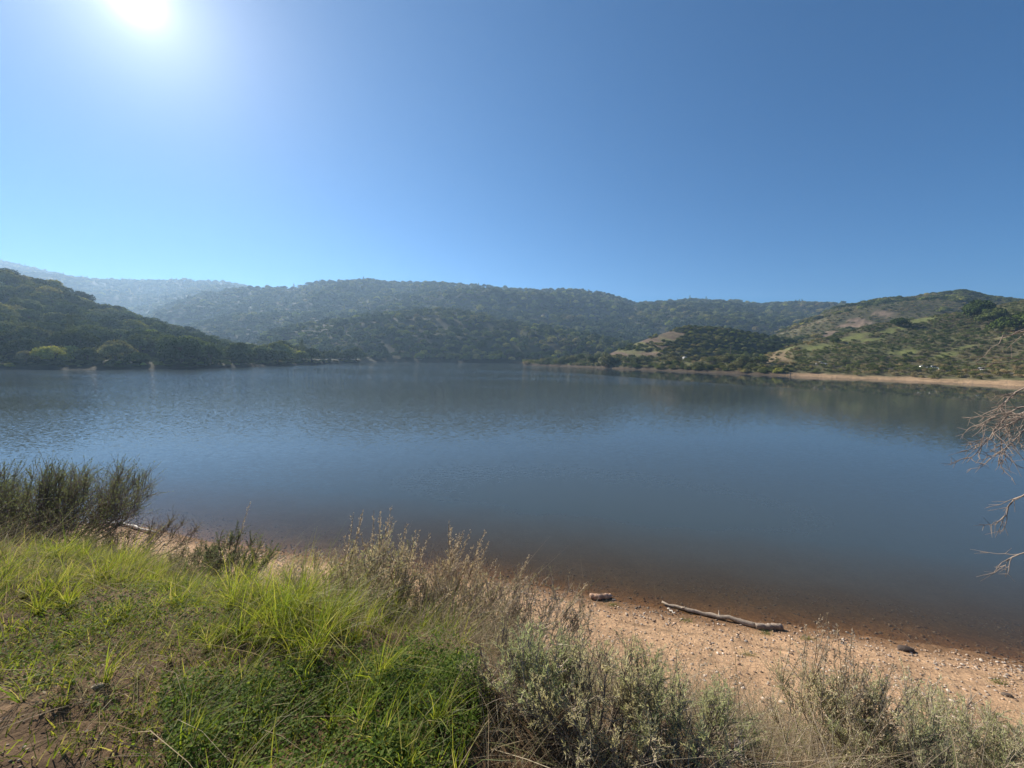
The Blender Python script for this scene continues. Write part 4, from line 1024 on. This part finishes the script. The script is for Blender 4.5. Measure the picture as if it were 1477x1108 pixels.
# ---- sagebrush and other near shrubs
def sage_meshes(seed, H=.8, W=1.0, n_main=20, twigs=16, per=30, leafc=((0.494, 0.45, 0.281), (0.42, 0.392, 0.231), (0.567, 0.507, 0.332)), stemc=(.31, .255, .20), leaf=(.018, .036), lw=.0040, lean=(0, 0), stalks=0, wand=1.0, bare=.25, spread=.16, low=.12, thick=1.0):
    r = np.random.default_rng(seed); t = np.linspace(0, 1, 7)
    a = r.uniform(0, 6.28, n_main); rad = np.sqrt(r.uniform(0.02, 1, n_main)) * W * .5; hh = H * (1 - .38 * (rad / (W * .5)) ** 2) * r.uniform(.68, 1.0, n_main)
    tip = np.stack([np.cos(a) * rad + lean[0] * hh, np.sin(a) * rad + lean[1] * hh, hh], -1)
    base = np.stack([np.cos(a) * rad * spread, np.sin(a) * rad * spread, np.full(n_main, -.06)], -1)
    bend = t ** 1.0
    Pm = base[:, None] + (tip - base)[:, None] * np.stack([t ** .8, t ** .8, t ** 1.15], -1)[None]
    Pm[:, 1:-1] += r.normal(0, .018 * W, (n_main, 5, 3))
    Rm = .0085 * thick * H / .8 * (1.15 - .85 * t)[None] * r.uniform(.7, 1.3, (n_main, 1))
    st = MB(); V, F = tubes(Pm, np.broadcast_to(Rm, Pm.shape[:2]), 4); st.add(V, F, np.array(stemc) * 1.0)
    # twigs
    nt_ = n_main * twigs; mi = np.repeat(np.arange(n_main), twigs); u = r.uniform(.25 if low > 0 else .06, 1.0, nt_) ** .8; fi = u * 6; i0 = np.clip(fi.astype(int), 0, 5); fr = (fi - i0)[:, None]
    s0 = Pm[mi, i0] * (1 - fr) + Pm[mi, i0 + 1] * fr; ax = norm(Pm[mi, i0 + 1] - Pm[mi, i0])
    dr = norm(ax * .9 + r.normal(0, .75, (nt_, 3)) + np.array([lean[0] * .5, lean[1] * .5, .5])); ln = H * r.uniform(.10, .36, nt_) * wand * (1.15 - .45 * u)
    t4 = np.linspace(0, 1, 4); Pt = s0[:, None] + dr[:, None] * (ln[:, None] * t4)[..., None]; Pt[:, 2:, 2] += (ln * .10)[:, None]; Pt[:, 1:3] += r.normal(0, .006, (nt_, 2, 3))
    V, F = tubes(Pt, np.broadcast_to(.0024 * (1.2 - .8 * t4), (nt_, 4)), 3); st.add(V, F, np.array(stemc) * 1.3)
    # leaves on the twigs
    nl = nt_ * per; ti = np.repeat(np.arange(nt_), per); live = r.random(nt_) > bare; u = r.uniform(.15, 1.0, nl); fi = u * 3; i0 = np.clip(fi.astype(int), 0, 2); fr = (fi - i0)[:, None]
    lp = Pt[ti, i0] * (1 - fr) + Pt[ti, i0 + 1] * fr; keep = live[ti] & (lp[:, 2] > H * r.uniform(low, low + .38, nl)); lp = lp[keep]; ti = ti[keep]
    D = norm(dr[ti] * .9 + r.normal(0, .55, (len(ti), 3)) + np.array([0, 0, .25])); tc = np.array(leafc)[r.integers(0, len(leafc), nt_)] * r.uniform(.75, 1.2, (nt_, 1))
    V, F = leaves(lp, D, r.normal(size=D.shape), r.uniform(*leaf, len(ti)), lw)
    lf = mesh_data('foliage', V, F, M_SAGE, False, np.repeat(tc[ti] * r.uniform(.85, 1.15, (len(ti), 1)), 4, 0))
    sk = None
    if stalks:
        b = MB(); ai = r.integers(0, n_main, stalks); s0 = Pm[ai, 5]; e = s0 + np.stack([r.normal(.08, .07, stalks) + lean[0] * .3, r.normal(0, .07, stalks), H * r.uniform(.38, .78, stalks)], -1)
        t5 = np.linspace(0, 1, 5); Pk = s0[:, None] + (e - s0)[:, None] * t5[None, :, None]; Pk[:, 1:4] += r.normal(0, .006, (stalks, 3, 3)); V, F = tubes(Pk, np.broadcast_to(.0030 * (1.2 - .7 * t5), (stalks, 5)), 3); b.add(V, F, (.34, .27, .2))
        ns = stalks * 46; ki = np.repeat(np.arange(stalks), 46); u = r.uniform(.25, 1, ns); lp = s0[ki] + (e - s0)[ki] * u[:, None] + r.normal(0, .006, (ns, 3)); D = norm(norm(e - s0)[ki] + r.normal(0, .6, (ns, 3)))
        V, F = leaves(lp, D, r.normal(size=D.shape), r.uniform(.016, .042, ns) * (1.2 - .6 * u), .008); b.add(V, F, np.repeat(np.array([(.44, .36, .27), (.36, .29, .21), (.50, .43, .34)])[r.integers(0, 3, ns)], 4, 0)); sk = b.mesh('seed_stalks', M_DRY)
    return st.mesh('stems', M_TWIG, True), lf, sk
def bush(name, label, cat, group, px, py, meshes, rz=0.0, s=1.0):
    if py < 20:                                       # py holds the distance from the waterline
        rx = float(ray(np.array([px]), np.array([700.]))[0, 0]); d = (SHORE_D - py) / (SHORE_N[1] + SHORE_N[0] * rx); p = np.array([d * rx, d, float(bank_z(d * rx, d))]); s = s * (1.10 if px < 400 else 1.18)
    else: p = ground_hit(px, py); s = s * .80
    t = empty(name, tuple(p), rz, s); tag(t, label, cat, group)
    st, lf, sk = meshes; obj('stems', st, t); obj('foliage', lf, t)
    if sk is not None: obj('seed_stalks', sk, t)['kind'] = 'stuff'
    return t
SG = 'sagebrush along the bank'
bush('sagebrush', 'tall grey-green sagebrush with a plume of pale seed stalks, behind the bright grass', 'shrub', SG, 545, 6.8, sage_meshes(1, .80, .78, 29, 27, 20, stalks=20, leafc=((0.422, 0.38, 0.239), (0.316, 0.325, 0.174), (0.507, 0.417, 0.292))))
bush('sagebrush', 'dusty sagebrush leaning to the beach, seed stalks rising over the water edge', 'shrub', SG, 632, 6.5, sage_meshes(2, .72, .8, 27, 24, 19, stalks=26, lean=(.22, .05), bare=.35, leafc=((0.464, 0.362, 0.255), (0.401, 0.344, 0.218))))
bush('sagebrush', 'low twiggy sagebrush at the edge of the gravel, with few leaves', 'shrub', SG, 700, 6.2, sage_meshes(3, .62, .75, 24, 21, 16, lean=(.1, 0), bare=.3, stalks=8))
bush('sagebrush', 'grey twiggy sagebrush half buried in straw beside the tall plumed one', 'shrub', SG, 445, 6.6, sage_meshes(4, .55, .85, 24, 24, 16, lean=(.25, .05), bare=.45, leafc=((0.422, 0.344, 0.248), (0.357, 0.308, 0.2))))
bush('sagebrush', 'fresh green sagebrush whose top stands against the gravel beach', 'shrub', SG, 775, 1040, sage_meshes(5, .62, .52, 21, 25, 21, leafc=((0.357, 0.398, 0.209), (0.422, 0.452, 0.255))))
bush('sagebrush', 'wide pale sagebrush with dark crooked stems showing below its leaves', 'shrub', SG, 860, 1085, sage_meshes(6, .68, .85, 27, 25, 21, stemc=(.17, .135, .11)))
bush('sagebrush', 'open sagebrush with a rounded light green top and bare dark legs', 'shrub', SG, 955, 1100, sage_meshes(7, .62, .78, 22, 25, 21, stemc=(.17, .135, .11), leafc=((0.507, 0.488, 0.292), (0.422, 0.452, 0.239))))
bush('sagebrush', 'small tufted sagebrush standing between two wide pale ones', 'shrub', SG, 1045, 1085, sage_meshes(8, .45, .42, 16, 22, 20, leafc=((0.422, 0.452, 0.255),)))
bush('sagebrush', 'pale sagebrush topped by a cluster of straw-coloured seed spikes', 'shrub', SG, 1185, 1105, sage_meshes(9, .80, .80, 27, 27, 21, stalks=34))
bush('sagebrush', 'silvery sagebrush with dense dark twigs in its middle', 'shrub', SG, 1265, 1130, sage_meshes(10, .70, .80, 29, 27, 20, stemc=(.18, .145, .115), leafc=((0.527, 0.506, 0.328), (0.422, 0.452, 0.255))))
bush('sagebrush', 'spreading silvery sagebrush with feathery light tips leaning over gravel', 'shrub', SG, 1365, 1140, sage_meshes(11, .70, 1.05, 29, 27, 21, lean=(.1, .1), leafc=((0.568, 0.542, 0.347), (0.464, 0.488, 0.273))))
bush('sagebrush', 'low silvery sagebrush beside a long pale dead stalk', 'shrub', SG, 1465, 1150, sage_meshes(12, .5, .7, 24, 24, 20, leafc=((0.507, 0.506, 0.31),)))
bush('sagebrush', 'dead-looking grey sagebrush among straw, nearly leafless', 'shrub', SG, 730, 1010, sage_meshes(13, .42, .7, 24, 24, 9, bare=.6, stemc=(.19, .15, .12)))
bush('sagebrush', 'grey leafless sagebrush clump at the foot of the wide pale one', 'shrub', SG, 1010, 1130, sage_meshes(14, .34, .8, 35, 21, 6, bare=.75, stemc=(.24, .2, .165)))
# darker shrubs of the upper left
DK = ((.14, .17, .075), (.17, .20, .085), (.12, .14, .07)); PU = (.15, .115, .10)
bush('coyote_bush', 'big dark wind-swept bush with long wand twigs standing before the water', 'shrub', 'dark bushes before the water', 45, 6.0, sage_meshes(21, 1.12, 2.3, 95, 36, 17, DK, PU, (.012, .028), .007, (.42, .1), wand=1.3, bare=.12, spread=.62, low=-.2, thick=.5))
bush('coyote_bush', 'dense dark green bush growing into the big wind-swept one', 'shrub', 'dark bushes before the water', -10, 6.15, sage_meshes(22, 1.15, 1.7, 45, 36, 23, DK, PU, (.012, .026), .008, (.18, .05), wand=1.2, bare=.05, spread=.6, low=-.25, thick=.55))
bush('coyote_bush', 'brown bare-twigged low bush between the wind-swept bush and the beach', 'shrub', 'dark bushes before the water', 165, 5.8, sage_meshes(23, .55, 1.6, 40, 30, 12, ((.13, .13, .07), (.16, .15, .09)), (.13, .095, .08), (.012, .024), .005, (.5, .1), wand=1.3, bare=.5, spread=.5))
bush('coyote_bush', 'rounded dark green bush at the top of the beach', 'shrub', 'dark bushes before the water', 315, 6.2, sage_meshes(24, .75, 1.0, 32, 30, 23, ((.11, .14, .07), (.14, .165, .085), (.085, .10, .055)), PU, (.014, .03), .007, (.25, .05), stalks=6))
bush('coyote_bush', 'low dull olive bush beside the rounded dark one', 'shrub', 'dark bushes before the water', 245, 6.1, sage_meshes(25, .45, .9, 27, 24, 16, ((.14, .145, .08), (.17, .16, .10)), PU, (.014, .03), .006, (.35, .05), bare=.3))

BR = ((.30, .26, .18), (.24, .22, .14))
for i, (px, s_, lab) in enumerate(((490, 6.9, 'dry brown brush at the left foot of the tall plumed sagebrush'), (590, 7.0, 'dry tangled brush between the tall plumed sagebrush and the dusty one'), (665, 6.9, 'dry brush with bent twigs in front of the low twiggy sagebrush'), (755, 7.1, 'straw-coloured brush beside the fresh green sagebrush'))):
    bush('dry_brush', lab.replace(' left', ''), 'shrub', 'dry brush along the crest', px, s_, sage_meshes(40 + i, .32 if px < 420 else .42, 1.0, 34, 20, 9, BR, (.27, .215, .17), (.014, .03), .004, (.25, .05), wand=1.3, bare=.45, spread=.5, stalks=5))
# ---- driftwood
def wood(name, label, pts, r0, r1, sides, lift, colr_, seed, cat='log', square=False, stub=None):
    r = np.random.default_rng(seed); G = np.array([ground_hit(*q) for q in pts]); O = G[0].copy(); k = 14
    u = np.linspace(0, 1, k); c = np.linspace(0, 1, len(G)); Q = np.stack([np.interp(u, c, G[:, j]) for j in range(3)], -1) - O; Q[:, 2] += lift + .012 * r.normal(size=k)
    Q[:, :2] += r.normal(0, .012, (k, 2)); rad = (r0 + (r1 - r0) * u) * (1 + .10 * r.normal(size=k))
    V, F = tubes(Q[None], rad[None], sides); V = V.reshape(k, sides, 3); ctr = Q[:, None]
    V = ctr + (V - ctr) * (1 + .12 * r.normal(size=(1, sides, 1)) + .05 * r.normal(size=(k, sides, 1)))
    V = np.concatenate([V.reshape(-1, 3), Q[:1], Q[-1:]]); j = np.arange(sides); n0 = k * sides
    caps = np.concatenate([np.stack([(j + 1) % sides, j, np.full(sides, n0)], -1), np.stack([j + (k - 1) * sides, (j + 1) % sides + (k - 1) * sides, np.full(sides, n0 + 1)], -1)])
    col = np.broadcast_to(np.array(colr_), (len(V), 3)) * r.uniform(.75, 1.2, (len(V), 1)); t = empty(name, tuple(O)); tag(t, label, cat)
    body = obj('stem' if cat != 'plank' else 'board', mesh_data('stem', V, [F, caps], M_DRIFT, cat != 'plank', col), t)
    if stub:
        for (uu, dx, dy, dz, rr) in stub:
            b0 = Q[int(uu * (k - 1))]; e = b0 + np.array([dx, dy, dz]); tt = np.linspace(0, 1, 4)[:, None]; V, F = tubes((b0 + (e - b0) * tt)[None], (rr * (1 - .6 * tt[:, 0]))[None], 6); obj('branch_stub', mesh_data('branch_stub', V, F, M_DRIFT, True, np.broadcast_to(np.array(colr_) * .9, (len(V), 3))), body)
    return t
wood('driftwood_log', 'long weathered grey log lying along the water edge', [(955, 872), (985, 881), (1020, 889), (1060, 898), (1095, 906)], .036, .068, 9, .055, (.36, .30, .24), 3, stub=[(.28, .05, -.12, .1, .03), (.62, .03, .1, .12, .03)])
wood('driftwood_log', 'short dark sawn log butting the end of the long grey log', [(1092, 907), (1110, 907), (1127, 908)], .068, .064, 9, .05, (.26, .21, .17), 4)
wood('driftwood_stick', 'short pale stick beside the tip of the long grey log', [(962, 878), (973, 886)], .016, .013, 6, .03, (.6, .55, .48), 5, 'stick')
wood('driftwood_board', 'flat reddish broken board at the water edge', [(852, 864), (866, 864), (881, 862)], .09, .08, 4, .045, (.42, .28, .2), 6, 'plank')
wood('driftwood_branch', 'curved white bleached branch on the beach behind the brown low bush', [(150, 757), (178, 758), (205, 766), (228, 772)], .05, .035, 7, .08, (.58, .54, .48), 7, 'branch')
wood('driftwood_stick', 'thin grey stick lying on gravel behind the plumed sagebrush', [(480, 812), (510, 818), (545, 822)], .02, .014, 6, .03, (.45, .40, .34), 8, 'stick')
def boulder(label, px, py, R, colr_, seed):
    p = ground_hit(px, py); r = np.random.default_rng(seed); v = ICO_V.copy(); f = ICO_F.copy()
    for _ in range(2):
        nv = list(v); nf = []; cache = {}
        def mid(a, b):
            k = (min(a, b), max(a, b))
            if k not in cache: cache[k] = len(nv); nv.append((nv[a] + nv[b]) / 2 / np.linalg.norm((nv[a] + nv[b]) / 2))
            return cache[k]
        for a, b, c in f:
            x, y, z = mid(a, b), mid(b, c), mid(c, a); nf += [(a, x, z), (x, b, y), (z, y, c), (x, y, z)]
        v = np.array(nv); f = np.array(nf)
    d = 1 + .5 * fbm(v[:, 0] * 1.7 + seed, v[:, 1] * 1.7 + v[:, 2] * 1.3, seed, 3); v = v * d[:, None] * R * np.array([1.5, .9, .62])
    o = obj('stone', mesh_data('stone', v, f, M_STONE, False, np.broadcast_to(np.array(colr_), v.shape))); o.location = (p[0], p[1], p[2] + R * .25); o.rotation_euler.z = r.uniform(-.4, .4); tag(o, label, 'stone')
boulder('dark flat stone at the water edge', 1306, 938, .11, (.06, .045, .038), 2)
boulder('dark stone on the gravel above the flat wet one', 1452, 1004, .06, (.10, .075, .06), 3)
boulder('pale stone on the dirt track beside the grass', 140, 992, .018, (.42, .35, .26), 4)
for q, lab in (((990, 896), 'small green weed tuft beside the middle of the long log'), ((1105, 915), 'green weed tuft below the short dark log'), ((1165, 922), 'flat yellowish weed patch on the gravel past the logs'), ((1078, 945), 'sparse weed tuft on open gravel between log and sagebrush'), ((1440, 985), 'thin weed tuft on gravel near the dark stone'), ((882, 873), 'small weed tuft beside the broken board')):
    p = ground_hit(*q); n = 130; Pq = np.stack([r5.normal(0, .10, n), r5.normal(0, .05, n), np.zeros(n)], -1)
    t = empty('beach_weed', tuple(p)); tag(t, lab, 'weed'); V, F, k = blades(Pq, r5.uniform(.02, .07, n), r5.uniform(.3, 1.2, n), r5.uniform(0, 6.28, n), r5.uniform(.005, .01, n), r5.uniform(0, .6, n), 2)
    tf = obj('leaf_tuft', mesh_data('leaf_tuft', V, F, M_GRASS, False, np.repeat(np.array([(.12, .16, .04), (.17, .19, .06)])[r5.integers(0, 2, n)], k, 0)), t); tf['kind'] = 'stuff'

# ---- bare tree reaching in from beyond the frame
def pxp(px, py, d): return EYE + ray(np.array([px]), np.array([py]))[0] * d
TR = np.random.default_rng(91)
tb = np.array(pxp(1830, 560, 2.7)); tb[2] = float(bank_z(tb[0], tb[1]))
tree = empty('bare_tree', tuple(tb)); tag(tree, 'leafless twiggy tree whose grey branches reach over the water', 'tree')
def poly(pts, k):
    c = np.linspace(0, 1, len(pts)); u = np.linspace(0, 1, k); q = np.array(pts)
    # quadratic-ish smoothing
    p = np.stack([np.interp(u, c, q[:, j]) for j in range(3)], -1); p[1:-1] = .25 * p[:-2] + .5 * p[1:-1] + .25 * p[2:]; return p
top = pxp(1800, 340, 2.8)
M_T = np.array([.2, .176, .152])
TP = poly([tb - [0, 0, .2], tb + [.06, .03, .7], tb * .55 + top * .45 + [-.10, .05, 0], tb * .25 + top * .75 + [.04, 0, 0], top], 20)
V, F = tubes(TP[None], (np.linspace(.085, .012, 20) ** 1.0)[None], 9)
obj('trunk', mesh_data('trunk', V - tb, F, M_BARK, True, np.ones((len(V), 3)) * M_T), tree)
for i in range(13):                                    # upper limbs growing out over the bank, away from the lake
    k0 = int(TR.integers(6, 19)); az = TR.uniform(-2.2, 1.1); ln = TR.uniform(.7, 1.5) * (1.25 - k0 / 24)
    d = norm(np.array([math.cos(az), math.sin(az), TR.uniform(.35, 1.2)])); u = np.linspace(0, 1, 9)[:, None]
    q = TP[k0] + d * u * ln; q[1:] += np.cumsum(TR.normal(0, .018, (8, 3)), 0); q[:, 2] += .12 * ln * u[:, 0] ** 2
    V, F = tubes(q[None] - tb, np.linspace(.020, .003, 9)[None], 5); lim = obj('branch', mesh_data('branch', V, F, M_TWIG, True, np.ones((len(V), 3)) * [.25, .2, .165]), tree)
    tw = MB()
    for _ in range(12):
        j = int(TR.integers(3, 9)); e = norm(d + TR.normal(0, .6, 3)); q2 = q[j] + e * (np.linspace(0, 1, 5) * TR.uniform(.12, .4))[:, None]; q2[1:] += np.cumsum(TR.normal(0, .01, (4, 3)), 0)
        V, F = tubes(q2[None] - tb, np.linspace(.0035, .0013, 5)[None], 3); tw.add(V, F, np.array([.25, .2, .165]) * TR.uniform(.8, 1.1))
    obj('twigs', tw.mesh('twigs', M_TWIG, True), lim)['kind'] = 'stuff'
BOUGHS = [[(1815, 440, 2.75), (1620, 455, 3.0), (1490, 474, 3.1), (1452, 483, 3.15), (1407, 522, 3.2)], [(1815, 470, 2.75), (1600, 505, 3.0), (1477, 519, 3.1), (1425, 527, 3.2)],
          [(1820, 500, 2.75), (1600, 520, 3.0), (1490, 552, 3.1), (1455, 572, 3.15), (1430, 605, 3.2), (1402, 630, 3.2)], [(1820, 520, 2.75), (1620, 550, 2.9), (1500, 578, 3.0), (1455, 596, 3.1), (1420, 640, 3.1), (1394, 668, 3.1)],
          [(1820, 540, 2.75), (1640, 560, 3.0), (1510, 575, 3.2), (1465, 600, 3.3), (1445, 640, 3.3), (1440, 672, 3.3)], [(1820, 545, 2.75), (1620, 575, 2.8), (1500, 592, 2.9), (1450, 615, 3.0), (1405, 648, 3.0)], [(1820, 555, 2.75), (1620, 580, 3.0), (1510, 600, 3.0), (1470, 625, 3.0), (1418, 672, 3.0)],
          [(1825, 620, 2.7), (1620, 690, 2.8), (1495, 706, 2.9), (1462, 720, 2.95), (1450, 742, 3.0), (1436, 757, 3.0)], [(1825, 690, 2.7), (1620, 760, 2.8), (1500, 785, 2.9), (1465, 803, 2.95), (1434, 826, 3.0)]]
for bi, b in enumerate(BOUGHS):
    bp = [pxp(*q) for q in b]; bp[0] = TP[np.argmin(np.abs(TP[:, 2] - bp[0][2]))]; Pb = poly(bp, 18); Pb[2:-1] += TR.normal(0, .008, (15, 3)); mb = MB(); rad = np.linspace(.0105, .0019, 18) * (1.0 if bi not in (0, 1) else .8)
    V, F = tubes(Pb[None] - tb, rad[None], 5); bc = np.array([.25, .20, .165]); mb.add(V, F, bc)
    lim = obj('branch', mb.mesh('branch', M_TWIG, True), tree)
    nt_ = 18 if 1 < bi < 7 else (6 if bi > 6 else 3); tw = MB()
    for _ in range(nt_):
        i0 = int(TR.integers(9, 17)); s0 = Pb[i0]; ax = norm(Pb[min(i0 + 1, 17)] - Pb[i0 - 1]); d = norm(ax + TR.normal(0, .45, 3)); ln = TR.uniform(.06, .22)
        q = s0 + d * (np.linspace(0, 1, 6) * ln)[:, None]; q[1:] += np.cumsum(TR.normal(0, .009, (5, 3)), 0); V, F = tubes(q[None] - tb, np.linspace(.0032, .0014, 6)[None], 4); tw.add(V, F, bc * TR.uniform(.8, 1.1))
        for _2 in range(3):
            j = int(TR.integers(2, 5)); d2 = norm(d + TR.normal(0, .7, 3)); q2 = q[j] + d2 * (np.linspace(0, 1, 4) * TR.uniform(.03, .12))[:, None]; V, F = tubes(q2[None] - tb, np.linspace(.002, .001, 4)[None], 3); tw.add(V, F, bc * TR.uniform(.75, 1.1))
    obj('twigs', tw.mesh('twigs', M_TWIG, True), lim)['kind'] = 'stuff'

# ================================================================== HAZE
hz, nt_, out_ = new_mat('valley_haze')
pv = N(nt_, 'ShaderNodeVolumePrincipled'); pv.inputs['Color'].default_value = (0.44, 0.68, 1.0, 1); pv.inputs['Density'].default_value = 0.00030; pv.inputs['Anisotropy'].default_value = 0.33
L(nt_, pv.outputs[0], out_.inputs['Volume'])
x0, x1, y0, y1, z0, z1 = -2650, 2650, -550, 2350, -10, 392
V = np.array([[x, y, z] for x in (x0, x1) for y in (y0, y1) for z in (z0, z1)], float)
tag(obj('haze', mesh_data('haze', V, np.array([[0, 1, 3, 2], [4, 6, 7, 5], [0, 4, 5, 1], [2, 3, 7, 6], [0, 2, 6, 4], [1, 5, 7, 3]]), hz)), 'thin blue haze hanging in the valley', kind='stuff')
print('HIGHEST', max(h['V'][..., 2].max() for h in HILLS.values()))
